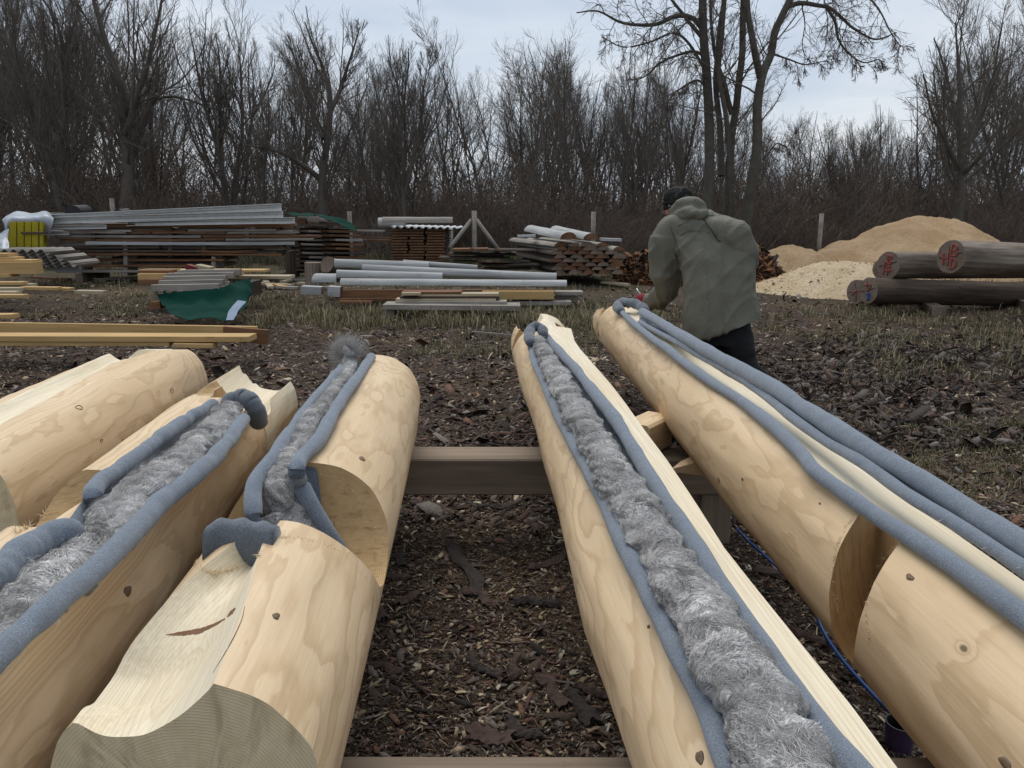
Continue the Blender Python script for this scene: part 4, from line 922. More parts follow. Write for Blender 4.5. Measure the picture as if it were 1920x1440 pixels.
# low trestle table in front of it
t = empty('low_trestle', pz(848, 598, 0)); tag(t, 'low weathered trestle standing in dry grass before the centre pile', 'trestle')
oriented('top_plank', at(722, 572.5, 11.2), at(975, 575, 11.2), .45, .07, [M_GREYW, M_ENDOLD], parent=t)
for x, y1 in ((732, 600), (962, 604)):
    a = at(x, 577, 11.25); c = at(x+(4 if x > 800 else 0), y1, 11.25); c[2] = max(c[2], .0); oriented('leg', a, c, .17, .3, [M_GREYW, M_ENDOLD], parent=t, up=(0, 1, 0))
for i_, (x0, x1, y, mt, Yq) in enumerate(((755, 866, 548, OR, 11.4), (785, 935, 551.5, PL, 11.4), (755, 790, 550, PL, 11.3), (752, 937, 557, DK, 11.4), (744, 950, 566, GR, 11.3), (744, 930, 561.5, PL, 11.35))):
    bpx('board', x0, y, x1, y, Yq, .25, .04, mt, '%s board stacked on the low trestle, counted down' % ORD[i_], 'board', 'boards on the low trestle')
bpx('plank', 838, 604, 893, 600, 10.9, .12, .05, OR, 'brown plank end lying in grass under the low trestle', 'plank')
bpx('thin_stick', 885, 622, 962, 629, 9.2, .02, .02, GR, 'thin pale stick lying on the ground left of the centre log end', 'stick')
# scraps
sc_ = [(480, 531, 548, 535, PL), (520, 538, 560, 540, GR), (497, 527, 508, 539, PL), (512, 533, 536, 539, FR), (560, 521, 600, 523, PL), (585, 514, 628, 516, GR), (560, 531, 600, 534, PL), (600, 540, 625, 538, GR), (545, 524, 590, 527, GR), (530, 529, 548, 524, PL), (150, 505, 175, 507, GR), (175, 524, 262, 520, GR), (60, 520, 130, 524, OR), (1130, 529, 1178, 534, PL)]
for i_, (x0, y0, x1, y1, mt) in enumerate(sc_):
    p, q = pz(x0, y0, .05), pz(x1, y1, .05)
    oriented('wood_scrap', p, q, .12, .05, mt, '%s wood scrap on the ground, from left to right around the centre pile' % ORD[i_] if i_ < 14 else None, 'scrap', 'wood scraps on the yard ground')
rbar('stump_round', at(588, 492, 16.4), at(588, 507, 16.4)*1.0-A3(0, 0, .35), .19, .2, [M_BARKLOG, M_ENDOLD], 'upright grey chopping stump at the right end of the long stack', 'stump')
rbar('stump_round', at(613, 496, 16.0), at(628, 500, 16.2), .17, .17, [M_DARKW, M_ENDOLD], 'dark log piece lying beside the upright stump', 'stump')
# --- square sticker stack with corrugated roof and logs on top (19 m)
G6 = 'boards of the square sticker stack'
for c_, (x0, x1) in enumerate(((733, 765), (766, 796), (797, 835))):
    for r_i in range(12):
        y = 431+r_i*5.2
        a = at((x0+x1)/2+R_.uniform(-2, 2), y, 19.0); a2 = a+A3(-.05, 2.4, 0)
        oriented('board', a, a2, (x1-x0)/76*(.86+R_.uniform(0, .12)), .040, [M_DARKW, M_ENDOR], '%s from the top, %s column of the square stack under the tin roof' % (ORD[r_i], ('left', 'middle', 'right')[c_]), 'board', G6, ch=.006)
for r_i in range(12):
    a = at(728, 433.6+r_i*5.2, 19.15); c = at(838, 433.6+r_i*5.2, 19.15); oriented('sticker', a, c, .06, .022, DK, 'thin spacer under the %s layer of the square stack' % ORD[r_i], 'spacer', G6, ch=.002)
corrugated('roof_sheet', at(728, 425.5, 18.8), at(856, 428, 18.8), 2.6, M_ALU, 'rusty corrugated tin roof on the square stack', amp=.025, wl=.17)
rbar('bleached_log', at(718, 418, 18.9), at(849, 418, 18.9), .13, .13, [M_GREYW, M_ENDOLD], 'grey log lying along the front of the tin roof', 'log', half=1.1)
rbar('bleached_log', at(710, 418, 19.8), at(760, 417, 19.8), .13, .13, [M_WHITEW, M_ENDOLD], 'white log end showing left behind the grey log on the tin roof', 'log')
for i_, (x0, x1, y, mt) in enumerate(((655, 722, 432.5, GR), (664, 735, 448.5, GR), (680, 735, 446, OR), (690, 745, 450, OR))):
    bpx('board', x0, y, x1, y+1, 19.2, .2, .045, mt, '%s board sticking out left of the square stack' % ORD[i_], 'board', 'boards poking out beside the square stack')
for i_, x in enumerate((745, 785, 825)):
    p = pz(x, 514, 0); oriented('bearer_block', A3(p[0], 19.1, .15), A3(p[0]-.05, 21, .15), .2, .3, DK, '%s bearer from the left under the square stack' % ORD[i_], 'bearer', 'bearers under the square stack')
# --- low dark slab pile (840-1000, 465-508)
G7 = 'slabs of the low dark pile'
for i_ in range(22):
    x = 848+R_.uniform(0, 105); y = 470+(i_//4)*7+R_.uniform(-1, 1); w = R_.uniform(35, 80)
    rbar('waney_slab', at(x-w/3, y, 17.0+R_.uniform(-.3, .5)), at(x+w, y+R_.uniform(-1, 3), 17.4), .12, .11, [M_DARKW, M_ENDOR], 'dark waney slab in the low pile between the square stack and the half round slabs', 'slab', G7, half=.45, n=10, m=8, seed=i_)
bpx('board', 850, 468, 915, 467, 17.0, .5, .05, OR, 'orange board on top of the low dark pile', 'board')
# --- stack of half round slabs (970-1165)
G8 = 'half round slabs stacked with round side up'
for r_i in range(8):
    y = 462+r_i*7.4; Yb = 16.6
    n_ = 5 if r_i else 4
    for c_ in range(n_):
        x = 1046+c_*26+(8 if r_i % 2 else -2)+R_.uniform(-4, 4); rr = R_.uniform(.125, .165)
        p0 = at(x+ (r_i == 0)*8, y, Yb); p1 = at(x-72+R_.uniform(-8, 8), y-10, Yb+2.7); p1[2] = p0[2]+.02
        rbar('half_round_slab', p0, p1, rr, rr*.95, [M_DARKW if r_i > 1 else M_GREYW, M_ENDOR if (c_*3+r_i*5) % 4 < 2 else M_ENDOLD], '%s slab from the left in the %s row down of the half round slab stack' % (ORD[c_], ORD[r_i]), 'slab', G8, half=.62, n=14, m=10, seed=r_i*7+c_)
for i_, (x, y, rr, dx_) in enumerate(((1066, 449, .185, -70), (1108, 449, .165, -66))):
    p0 = at(x, y, 16.45); p1 = at(x+dx_, y-6, 19); p1[2] = p0[2]+.12
    rbar('birch_slab', p0, p1, rr, rr*.95, [M_WHITEW, M_ENDOR], ('left', 'right')[i_]+' white barked slab on the very top of the half round slab stack', 'slab', G8, half=.8, n=18, seed=i_+70)
bpx('board', 1125, 448.5, 1164, 450, 17.2, .3, .06, WH, 'bleached board on the right of the half round slab stack top', 'board')
bpx('board', 970, 443, 1004, 442, 17.6, .3, .05, WH, 'bleached board on the left of the half round slab stack top', 'board')
# --- fence posts with braces
t = empty('braced_fence_post', (at(890, 440, 24)[0], 24, 0)); tag(t, 'wooden fence post with two slanting braces behind the low dark pile', 'fence post')
def fp(nm, a, c, r, par=None, lab=None, cat='fence post'):
    b = MB(); b.tube([a, (a+c)/2, c], r, 8); o = b.build(nm, M_GREYW, par); return tag(o, lab, cat) if lab else o
p = at(889, 395, 24); fp('post', p, A3(p[0], 24, -.1), .075, t)
a = at(884, 412, 24); c = at(832, 468, 23.6); fp('brace', a, c+A3(-.1, 0, -.3), .06, t)
a = at(893, 412, 24); c = at(941, 466, 24.2); fp('brace', a, c+A3(.1, 0, -.3), .06, t)
for x, y0, lab in ((1113, 397, 'grey fence post behind the half round slab stack'), (1541, 400, 'grey fence post rising behind the small sawdust heap'), (209, 372, 'wooden fence post behind the metal profiles on the left stack'), (655, 396, 'dark fence post by the green sheet'), (1302, 420, 'fence post behind the working man'), (845, 425, 'short fence post left of the braced one')):
    p = at(x, y0, 24); fp('fence_post', p, A3(p[0], 24, -.1), .07, None, lab)
# --- heaps
def heap(name, px0, px1, ypk, Yc, prof, depthr, mat, label, cat, seed, rough=.05, res=90, base=None):
    """prof: list of (px, py) crest line; heap of triangular section front to back"""
    xs = [at(q[0], q[1], Yc)[0] for q in prof]; zs = [at(q[0], q[1], Yc)[2] for q in prof]
    X0, X1 = xs[0], xs[-1]; n = res; m = 60; U = np.linspace(X0, X1, n); Zc = np.interp(U, xs, zs); V = []
    for i, x in enumerate(U):
        v = np.linspace(-1, 1, m); w = (1-np.abs(v)**1.35)*(1-.25*np.exp(-(v/.2)**2)*0)
        e = max(.12, (Zc[i]/max(zs))**.6); y = Yc+v*depthr*e; z = np.maximum(Zc[i], 0)*w
        V.append(np.stack([np.full(m, x), y, z], 1))
    V = np.array(V); V[..., 2] += rough*np.clip(V[..., 2:3][..., 0]*3, 0, 1)*(fbm(V*1.3, seed, 4)*1.3+.35*vn(V*9, seed+7)) - .03
    V[..., 0] += .05*fbm(V*2.0, seed+3, 3)
    n_, m_ = V.shape[:2]; i = np.arange(n_-1)[:, None]*m_; j = np.arange(m_-1)[None]; F = np.stack([i+j, i+m_+j, i+m_+j+1, i+j+1], -1).reshape(-1, 4)
    o = fast_mesh(name, V.reshape(-1, 3), F, mat, smooth=True, loc=((X0+X1)/2, Yc, 0)); return tag(o, label, cat), V
def mat_dust(name, c1, c2, c3):
    k = N(name, .95, .1); a = k.noise(k.map(), 1.3, 5, .6); b = k.noise(k.map(), 26, 5, .75); s = k.n('ShaderNodeSeparateXYZ'); k.l(k.tc.outputs['Object'], s.inputs[0])
    base = k.mix(k.ramp(a, [(.38, 0), (.62, 1)]), c1, c2); base = k.mix(k.ramp(b, [(.32, .8), (.55, 0)]), base, c3); k.col(base); k.bump(b, .06, 1); return k.m
M_DUST1 = mat_dust('damp_sawdust', (.60, .43, .26), (.48, .32, .175), (.32, .205, .11))
M_DUST2 = mat_dust('fresh_sawdust', (.76, .62, .43), (.64, .49, .30), (.46, .33, .19))
M_CHIPS = mat_dust('orange_bark_chips', (.17, .065, .025), (.08, .035, .02), (.03, .017, .012))
heap('sawdust_heap', 0, 0, 0, 21.0, [(1500, 506), (1540, 468), (1570, 452), (1600, 445), (1650, 422), (1700, 407), (1745, 403), (1790, 405), (1830, 430), (1858, 450), (1900, 462), (1960, 490), (2040, 515)], 3.2, M_DUST1, 'tallest golden sawdust heap behind the marked logs', 'sawdust heap', 5, rough=.10, res=130)
heap('sawdust_heap', 0, 0, 0, 19.6, [(1420, 500), (1440, 468), (1465, 457), (1490, 455), (1520, 463), (1550, 478), (1590, 505)], 1.3, M_DUST1, 'small dull sawdust heap left of the tallest one', 'sawdust heap', 9, rough=.06)
_, PV = heap('sawdust_heap', 0, 0, 0, 15.6, [(1400, 545), (1425, 528), (1470, 515), (1510, 498), (1540, 487), (1600, 485), (1650, 490), (1700, 505), (1760, 530), (1800, 545)], 2.0, M_DUST2, 'pale fresh sawdust heap in front, beside the marked logs', 'sawdust heap', 12, rough=.07, res=120)
_, C1 = heap('bark_chip_heap', 0, 0, 0, 18.0, [(1158, 514), (1172, 492), (1195, 474), (1222, 462), (1270, 458), (1330, 456), (1400, 460), (1425, 472), (1452, 496), (1470, 512)], 1.3, M_CHIPS, 'orange brown bark chip heap partly hidden by the man', 'bark heap', 15, rough=.16)
# --- marked logs at right
def marked(x0, y0, Y0, r, x1, y1, Y1, label, marks, mat=None):
    p0, p1 = at(x0, y0, Y0), at(x1, y1, Y1); root = empty('stored_log', p0); tag(root, label, 'log', 'grey logs with painted ends stored at right')
    o = rbar('log_body', p0, p1, r, r*1.02, [mat or M_BARKLOG, M_ENDOLD], None, None, None, n=40, m=40, lump=.035, seed=int(x0)); M = mat_of(root).inverted() @ mat_of(o)
    o.parent = root; o.location = M.to_translation(); o.rotation_euler = M.to_euler()
    d = (p1-p0)/np.linalg.norm(p1-p0); X = np.cross(d, [0, 0, 1.]); X /= np.linalg.norm(X); Zv = np.cross(X, d); b = MB(); bb = MB()
    for st in marks:
        tgt = bb if st[0] == 'b' else b; pts = [p0-d*.012+X*(u*r)+Zv*(v*r) for u, v in st[1]]
        tgt.tube(smooth_path(pts, max(8, len(pts)*4)), .0065*r/.2+.002, 6)
    if b.n: b.build('red_marking', M_RED, root)
    if bb.n: bb.build('blue_marking', M_BLUEP, root)
    # radial shrinkage cracks
    cb_ = MB()
    for a_ in (.4, 1.9, 3.3, 4.8): cb_.tube([p0-d*.004, p0-d*.004+(X*math.cos(a_)+Zv*math.sin(a_))*r*.8], [.002, .006], 4)
    cb_.build('shrinkage_crack', M_BLACK, root); return root
Bm = [(-.1, -.05), (-.08, .7), (.3, .62), (.32, .42), (0, .33), (.38, .22), (.32, -.02), (-.1, -.05)]
def mk(st, ox=0, oy=0, s=1): return ('r', [(u*s+ox, v*s+oy) for u, v in st])
Hs = [mk([(-.55, .25), (-.45, -.5)]), mk([(-.5, -.1), (-.15, -.1)]), mk([(-.2, .3), (-.12, -.55)])]
Ds = [mk([(.1, -.05), (.12, -.7), (.4, -.55), (.45, -.25), (.1, -.05)])]
dirx, = (1,)
m1 = marked(1783, 481.5, 11.3, .235, 2330, 500, 13.8, 'big upper grey log with red B H D letters on its end', [mk(Bm, .1, .1, .9)]+Hs+Ds)
Ls = [mk([(-.3, -.75), (-.25, .2), (.1, .1)]), mk([(.0, .75), (.3, .6), (.1, .4), (.35, .2), (.0, .15), (.0, .75)]), mk([(-.1, -.1), (.3, -.1)]), mk([(.1, .1), (.15, -.6)]), mk([(-.35, -.4), (.4, -.35)])]
m2 = marked(1665, 497, 12.3, .215, 2200, 500, 15.5, 'upper grey log left of the big one, red scribble on its end', Ls)
m3 = marked(1652, 505, 13.6, .17, 2100, 505, 17.5, 'smaller grey log just showing behind the red scribbled one', [mk([(-.4, -.5), (-.3, .6), (.2, .3), (-.2, 0), (.3, -.5)])])
m4 = marked(1628, 545, 12.1, .20, 2200, 560, 14.0, 'lower log with red and blue marks on its end', [mk([(-.4, .4), (.2, .5), (.0, -.1)]), ('b', [(-.1, -.3), (.3, -.2), (.1, -.7), (.35, -.5)])], M_DARKLOG)
m5 = marked(1606, 547, 13.0, .20, 2100, 550, 16.5, 'leftmost lower log with a red mark, behind the blue marked end', [mk([(-.4, -.3), (.1, .1), (.4, -.4)])], M_DARKLOG)
for i_, (x, Yq) in enumerate(((1700, 12.6), (1880, 12.9))):
    p = at(x, 560, Yq); oriented('bearer_block', A3(p[0], Yq-1.0, .06), A3(p[0]+.9, Yq+2.2, .06), .2, .14, DK, '%s ground bearer under the marked logs' % ('left', 'right')[i_], 'bearer')
# --- cable, cup
pts = [(1382, 992), (1398, 1008), (1440, 1050), (1490, 1095), (1520, 1130), (1545, 1180), (1580, 1235), (1625, 1285), (1665, 1325), (1710, 1365)]
P = smooth_path([pz(a, b_, .03) for a, b_ in pts], 80); P[:, 2] = gz(P[:, 0], P[:, 1])+.028; b = MB(); b.tube(P, .0065, 8)
tag(b.build('extension_cable', M_BLUE), 'blue cable snaking over the bark between the two long logs', 'cable')
P = smooth_path([at(1257, 783, 3.75), at(1249, 815, 3.72), at(1252, 850, 3.70), at(1262, 880, 3.68)], 20); b = MB(); b.tube(P, .004, 8)
tag(b.build('hanging_cable', M_BLUE), 'thin blue cable hanging behind the timber block on the far beam', 'cable')
c0 = pz(1684, 1402, 0); c0[2] = gz(c0[0], c0[1]); b = MB(); n = 32; V = []; prof = [(.034, 0), (.042, .085), (.0425, .088), (.038, .088), (.030, .006), (0.001, .006)]
for r_, z_ in prof:
    a = np.arange(n)/n*2*np.pi; V.append(np.stack([c0[0]+r_*np.cos(a), c0[1]+r_*np.sin(a), np.full(n, c0[2]+z_)], 1))
F = [[i*n+j, i*n+(j+1) % n, (i+1)*n+(j+1) % n, (i+1)*n+j] for i in range(5) for j in range(n)]; b.add(np.concatenate(V), F, [2 if f[0]//n in (0,) else 0 for f in F] if 0 else [1 if f[0]//n == 0 else 0 for f in F])
tag(b.build('cup', [M_BLACK, M_PURPLE], autos=40), 'dark cup with purple outside standing on the bark at lower right', 'cup')
# ------------------------------------------------------------------ the working man
t = empty('person', A3(1.36, 5.28, 0)); tag(t, 'man in olive jacket and black cap bending over the far end of the right log', 'person'); MAN = t
def closed_loft(rings, n=40):
    """rings: (center, axisA*, axisB*, power) -> verts, faces"""
    V = []; 
    for (c, a, b_, pw) in rings:
        th = np.arange(n)/n*2*np.pi; cs, sn = np.cos(th), np.sin(th); e = 2/pw
        x = np.sign(cs)*np.abs(cs)**e; y = np.sign(sn)*np.abs(sn)**e
        V.append(np.asarray(c)[None]+x[:, None]*np.asarray(a)[None]+y[:, None]*np.asarray(b_)[None])
    k = len(rings); F = [[i*n+j, i*n+(j+1) % n, (i+1)*n+(j+1) % n, (i+1)*n+j] for i in range(k-1) for j in range(n)]
    F.append(list(range(n-1, -1, -1))); F.append(list(range((k-1)*n, k*n))); return np.concatenate(V), F
def limb(b, pts, n=24, it=18, flat=1.0):
    """pts: (x,y,z,r)"""
    Q = smooth_path(np.array(pts, float), it); P, R = Q[:, :3], Q[:, 3]
    # round ends
    d0 = P[0]-P[1]; d0 /= np.linalg.norm(d0); d1 = P[-1]-P[-2]; d1 /= np.linalg.norm(d1)
    P = np.vstack([P[0]+d0*R[0]*.9, P[0]+d0*R[0]*.6, P, P[-1]+d1*R[-1]*.6, P[-1]+d1*R[-1]*.9]); R = np.r_[R[0]*.35, R[0]*.8, R, R[-1]*.8, R[-1]*.35]
    b.tube(P, R, n, flat=flat)
def fuse(b, name, mat, voxel, wr=None, smooth=3, parent=None, post=None):
    o = b.build(name, mat, None, loc=(0, 0, 0)); import bmesh
    bm = bmesh.new(); bm.from_mesh(o.data); bmesh.ops.recalc_face_normals(bm, faces=bm.faces); bm.to_mesh(o.data); bm.free()
    md = o.modifiers.new('r', 'REMESH'); md.mode = 'VOXEL'; md.voxel_size = voxel; md.use_smooth_shade = True
    m2 = o.modifiers.new('s', 'SMOOTH'); m2.factor = .5; m2.iterations = smooth
    bpy.context.view_layer.update(); dg = bpy.context.evaluated_depsgraph_get(); me = bpy.data.meshes.new_from_object(o.evaluated_get(dg)); old = o.data; o.modifiers.clear(); o.data = me; bpy.data.meshes.remove(old)
    n = len(me.vertices); co = np.empty(n*3, np.float32); me.vertices.foreach_get('co', co); co = co.reshape(-1, 3).astype(float); nr = np.empty(n*3, np.float32); me.vertices.foreach_get('normal', nr); nr = nr.reshape(-1, 3)
    if wr is not None: co = co+nr*wr(co)[:, None]
    if post is not None: co = post(co)
    if parent is not None:
        M = np.array(mat_of(parent).inverted()); co = co @ M[:3, :3].T+M[:3, 3]; o.parent = parent
    me.vertices.foreach_set('co', co.astype(np.float32).ravel()); me.polygons.foreach_set('use_smooth', np.ones(len(me.polygons), bool)); me.update(); return o
def mx_(px, py, Y): return list(at(px, py, Y))
# landmarks traced at true depth
SHL, SHR = at(1262, 434, 5.42), at(1372, 436, 5.20); EL, HL = at(1250, 536, 5.50), at(1212, 566, 5.80); ER, HR = at(1388, 520, 5.42), at(1345, 565, 5.85)
HIP = at(1350, 612, 5.16); HEAD = at(1270, 383, 5.56); NECK = at(1296, 402, 5.44)
# body: head, neck, hands as one skin surface
M_SKIN = mat_simple('skin', (.42, .20, .145), .6, .35, .25, 40, .0005)
def face(b):
    fw = A3(-.52, .80, -.30); fw /= np.linalg.norm(fw); sd = A3(-.83, -.55, 0); sd -= fw*(sd@fw); sd /= np.linalg.norm(sd); up = np.cross(sd, fw)*-1
    if up[2] < 0: up = -up
    n = 28; V = []; c = HEAD
    for i in range(21):
        f = -math.pi/2+math.pi*i/20; 
        for j in range(n):
            a = j/n*2*math.pi; d = sd*math.cos(f)*math.cos(a)*.076+fw*math.cos(f)*math.sin(a)*.098+up*math.sin(f)*.118
            fr = math.sin(a)*math.cos(f); 
            if math.sin(f) < -.1 and fr < .5: d = d-up*0+fw*.012
            V.append(c+d)
    F = [[i*n+j, i*n+(j+1) % n, (i+1)*n+(j+1) % n, (i+1)*n+j] for i in range(20) for j in range(n)]; b.add(np.array(V), F)
    def blob(p, r, s_=(1, 1, 1)):
        V = []; 
        for i in range(9):
            f = -math.pi/2+math.pi*i/8
            for j in range(12):
                a = j/12*2*math.pi; V.append(p+sd*math.cos(f)*math.cos(a)*r*s_[0]+fw*math.cos(f)*math.sin(a)*r*s_[1]+up*math.sin(f)*r*s_[2])
        b.add(np.array(V), [[i*12+j, i*12+(j+1) % 12, (i+1)*12+(j+1) % 12, (i+1)*12+j] for i in range(8) for j in range(12)])
    blob(c+fw*.105-up*.02, .018, (.8, 1.3, 1.5)); blob(c+fw*.085-up*.085, .03, (1.2, 1, 1)); blob(c+fw*.093-up*.058, .016, (1.7, .8, .6))   # nose, chin, lips
    blob(c+fw*.085+up*.02+sd*.03, .017, (1.2, .7, .6)); blob(c+fw*.085+up*.02-sd*.03, .017, (1.2, .7, .6))
    for sg in (1, -1): blob(c+sd*sg*.078-fw*.005-up*.022, .026, (.35, .75, 1.25))
    return fw, sd, up
b = MB(); FW, SD, UP = face(b)
limb(b, [list(HEAD-FW*.03-UP*.05)+[.062], list(NECK)+[.062], list(at(1310, 415, 5.36))+[.075]])
def hand(b, w, d, side, up, s=1.0, curl=.9, glove=1.0):
    """palm + four unequal curled fingers + thumb from the palm side"""
    d = d/np.linalg.norm(d); side = side-d*(side@d); side /= np.linalg.norm(side); pn = np.cross(d, side)
    if pn@up > 0: pn = -pn                                       # palm faces down
    g = glove
    V, F = closed_loft([(w-d*.02, side*.028*g, pn*.021*g, 2.4), (w+d*.02, side*.036*g, pn*.020*g, 2.6), (w+d*.055, side*.042*g, pn*.017*g, 2.8), (w+d*.088, side*.040*g, pn*.014*g, 2.8)], 20); b.add(V, F)
    for i, (o_, L) in enumerate(((-.031, .068), (-.0105, .078), (.0105, .073), (.031, .058))):
        p = w+d*.080+side*o_*g; dd = d.copy(); pts = [list(p-d*.015)+[.0098*g]]; a = .25+.06*i
        for q, fr in enumerate((.42, .33, .25)):
            dd = d*math.cos(a)+pn*math.sin(a); p = p+dd*L*fr+side*o_*.05; pts.append(list(p)+[(.0095-.0009*q)*g]); a += curl*(.75-.1*q)
        limb(b, pts, 12, 12)
    p = w+d*.022-side*.034*g; dd = d*.55-side*.75+pn*.35; dd /= np.linalg.norm(dd); pts = [list(p)+[.0125*g], list(p+dd*.035)+[.0118*g]]; dd = d*.85-side*.2+pn*.5; dd /= np.linalg.norm(dd)
    p2 = p+A3(*(pts[1][:3]))-p+dd*.028; pts.append(list(p2)+[.0105*g]); limb(b, pts, 12, 12)
# bare forearm stubs/neck are inside the clothes
fuse(b, 'head', M_SKIN, .0055, smooth=2, parent=MAN)
# thin hair at the nape
b = MB(); V, F = closed_loft([(HEAD-FW*.060-UP*.075, SD*.055, FW*.03, 2), (HEAD-FW*.062-UP*.04, SD*.070, FW*.045, 2), (HEAD-FW*.045-UP*.01, SD*.077, FW*.06, 2)], 30); b.add(V, F)
fuse(b, 'hair', mat_simple('short_dark_hair', (.03, .024, .02), .9, .2, .5, 90, .002), .006, parent=MAN)
# knitted/camouflage cap
k = N('dark_camouflage_cap', .85, .15); v_ = k.noise(k.map(), 16, 2, .5, 1.0); k.col(k.ramp(v_, [(.3, (.010, .011, .009)), (.47, (.02, .022, .018)), (.56, (.006, .007, .006)), (.66, (.05, .052, .05))])); k.bump(k.noise(k.map(), 120, 2), .001, .6); M_CAP = k.m
b = MB(); tl = UP*.96-FW*.26; tl /= np.linalg.norm(tl); f2 = FW-tl*(FW@tl); f2 /= np.linalg.norm(f2); c = HEAD
V, F = closed_loft([(c-tl*.035-f2*.010, SD*.086, f2*.105, 2.1), (c+tl*.005-f2*.008, SD*.089, f2*.110, 2.1), (c+tl*.045-f2*.006, SD*.088, f2*.109, 2.1), (c+tl*.08-f2*.01, SD*.080, f2*.098, 2.1), (c+tl*.108-f2*.012, SD*.060, f2*.075, 2), (c+tl*.122-f2*.012, SD*.030, f2*.04, 2)], 40); b.add(V, F)
def capw(co): 
    q = (co-HEAD)@tl; return .0035*np.sin(q*210)*(q < .045)*(q > -.03)+.006*vn(co*14, 5)+.003*vn(co*40, 8)
fuse(b, 'cap', M_CAP, .006, wr=capw, smooth=3, parent=MAN)
# jacket
k = N('olive_jacket_cloth', .72, .25); a_ = k.noise(k.map(), 5, 4, .6, .5); f_ = k.noise(k.map((1, 1, 1)), 300, 2, .5)
base = k.mix(k.ramp(a_, [(.35, 0), (.7, 1)]), (.158, .152, .118), (.122, .118, .090)); base = k.mix(k.ramp(f_, [(.4, .25), (.6, 0)]), base, (.05, .052, .04)); k.col(base); cz_ = k.ramp(k.noise(k.map((9, 9, 3)), 1, 2, .5, 1.2), [(.40, 0), (.5, 1), (.6, 0)]); k.bump(k.math('ADD', k.noise(k.map(), 20, 3, .6, .8), k.math('MULTIPLY', cz_, .5)), .007, .6); M_JACKET = k.m
tx = A3(.96, -.25, 0); ty = A3(.24, .93, 0)                    # body right, body forward
def sec(px, py, Y, hw, hd, tilt=0, pw=2.5): 
    c = at(px, py, Y); return (c, tx*hw, (ty*hd+A3(0, 0, tilt)), pw)
rings = [sec(1353, 609, 5.13, .235, .165, .0), sec(1352, 598, 5.14, .240, .168), sec(1350, 570, 5.16, .240, .168), sec(1347, 540, 5.18, .238, .165), sec(1344, 510, 5.21, .238, .162), sec(1340, 480, 5.25, .243, .160, .01), sec(1335, 452, 5.29, .252, .152, .02),
         sec(1328, 430, 5.33, .245, .140, .02), sec(1320, 414, 5.37, .205, .120, .03), sec(1310, 401, 5.40, .13, .10, .02), sec(1304, 394, 5.43, .085, .085, .0)]
b = MB(); V, F = closed_loft(rings, 56); b.add(V, F)
limb(b, [list(at(1300, 425, 5.32))+[.10], list(SHL)+[.112], list(at(1249, 470, 5.44))+[.108], list(at(1246, 508, 5.47))+[.102], list(EL)+[.092], list(at(1236, 556, 5.62))+[.074], list(at(1226, 562, 5.70))+[.062], list(at(1217, 565, 5.76))+[.055]], 32, 30)
limb(b, [list(at(1346, 432, 5.26))+[.10], list(SHR)+[.104], list(at(1386, 458, 5.19))+[.098], list(at(1393, 485, 5.24))+[.088], list(ER)+[.080], list(at(1366, 552, 5.66))+[.065], list(HR)+[.05]], 32, 30)
# skirt of the jacket, reaching lower at the left
def shape(co):
    co = co.copy(); lo = co[:, 2] < .93; side = (co-HIP)@tx
    # lower hem: lower at back left, higher at the right
    bot = co[:, 2].min(); w = np.clip((.95-co[:, 2])/(.95-bot), 0, 1)
    armm = (co[:, 1] > 5.42) & (side < -.25)
    w = np.where(armm, 0, w)
    co[:, 2] -= w*(.06-.46*np.clip(side+.02, -.3, .3)); co[:, :2] += (co[:, :2]-np.array(HIP)[:2])*(w*.10)[:, None]
    return co
def wrk(co):
    s_ = (co-HIP)@tx; h = co[:, 2]; q = np.stack([s_*2.2+h*.9, h*.55, co[:, 1]*.6], 1)
    w = .010*vn(np.stack([s_*8+h*2.0, h*1.3, co[:, 1]*2], 1), 21)+.018*(1-np.abs(vn(np.stack([s_*11+h*1.5, h*1.2, co[:, 1]*2], 1), 61)))**4*np.clip((1.42-h)*6, 0, 1)+.015*(1-np.abs(vn(np.stack([s_*9-h*7, h*3.5, co[:, 1]*4], 1), 33)))**3+.006*vn(co*15, 12)
    arm = np.clip(-(s_+.20)*8, 0, 1)*(h < 1.35); w += arm*.018*(1-np.abs(vn(np.stack([s_*6+h*9, h*3-s_*8, co[:, 1]*5], 1), 44)))**3
    return (w-.010)*np.clip((h-.62)*8, .25, 1)
jk = fuse(b, 'jacket', M_JACKET, .011, wr=wrk, smooth=4, parent=MAN, post=shape)
# hood lying on the neck
b = MB(); hc = [at(1274, 398, 5.34), at(1285, 384, 5.31), at(1302, 378, 5.30), at(1319, 385, 5.30), at(1326, 397, 5.34)]
limb(b, [list(p)+[r_] for p, r_ in zip([at(1262, 408, 5.52), at(1266, 396, 5.47), at(1279, 387, 5.40), at(1297, 384, 5.37), at(1313, 390, 5.36), at(1322, 396, 5.40)], (.028, .040, .050, .054, .050, .032))], 24, 30)
limb(b, [list(p)+[r_] for p, r_ in zip([at(1266, 406, 5.44), at(1284, 402, 5.33), at(1304, 402, 5.29), at(1320, 402, 5.32)], (.04, .05, .05, .035))], 24, 24)
fuse(b, 'hood', M_JACKET, .010, wr=lambda c: .012*vn(np.stack([c[:, 0]*16, c[:, 1]*8, c[:, 2]*22], 1), 4)+.004*vn(c*40, 5), smooth=4, parent=MAN)
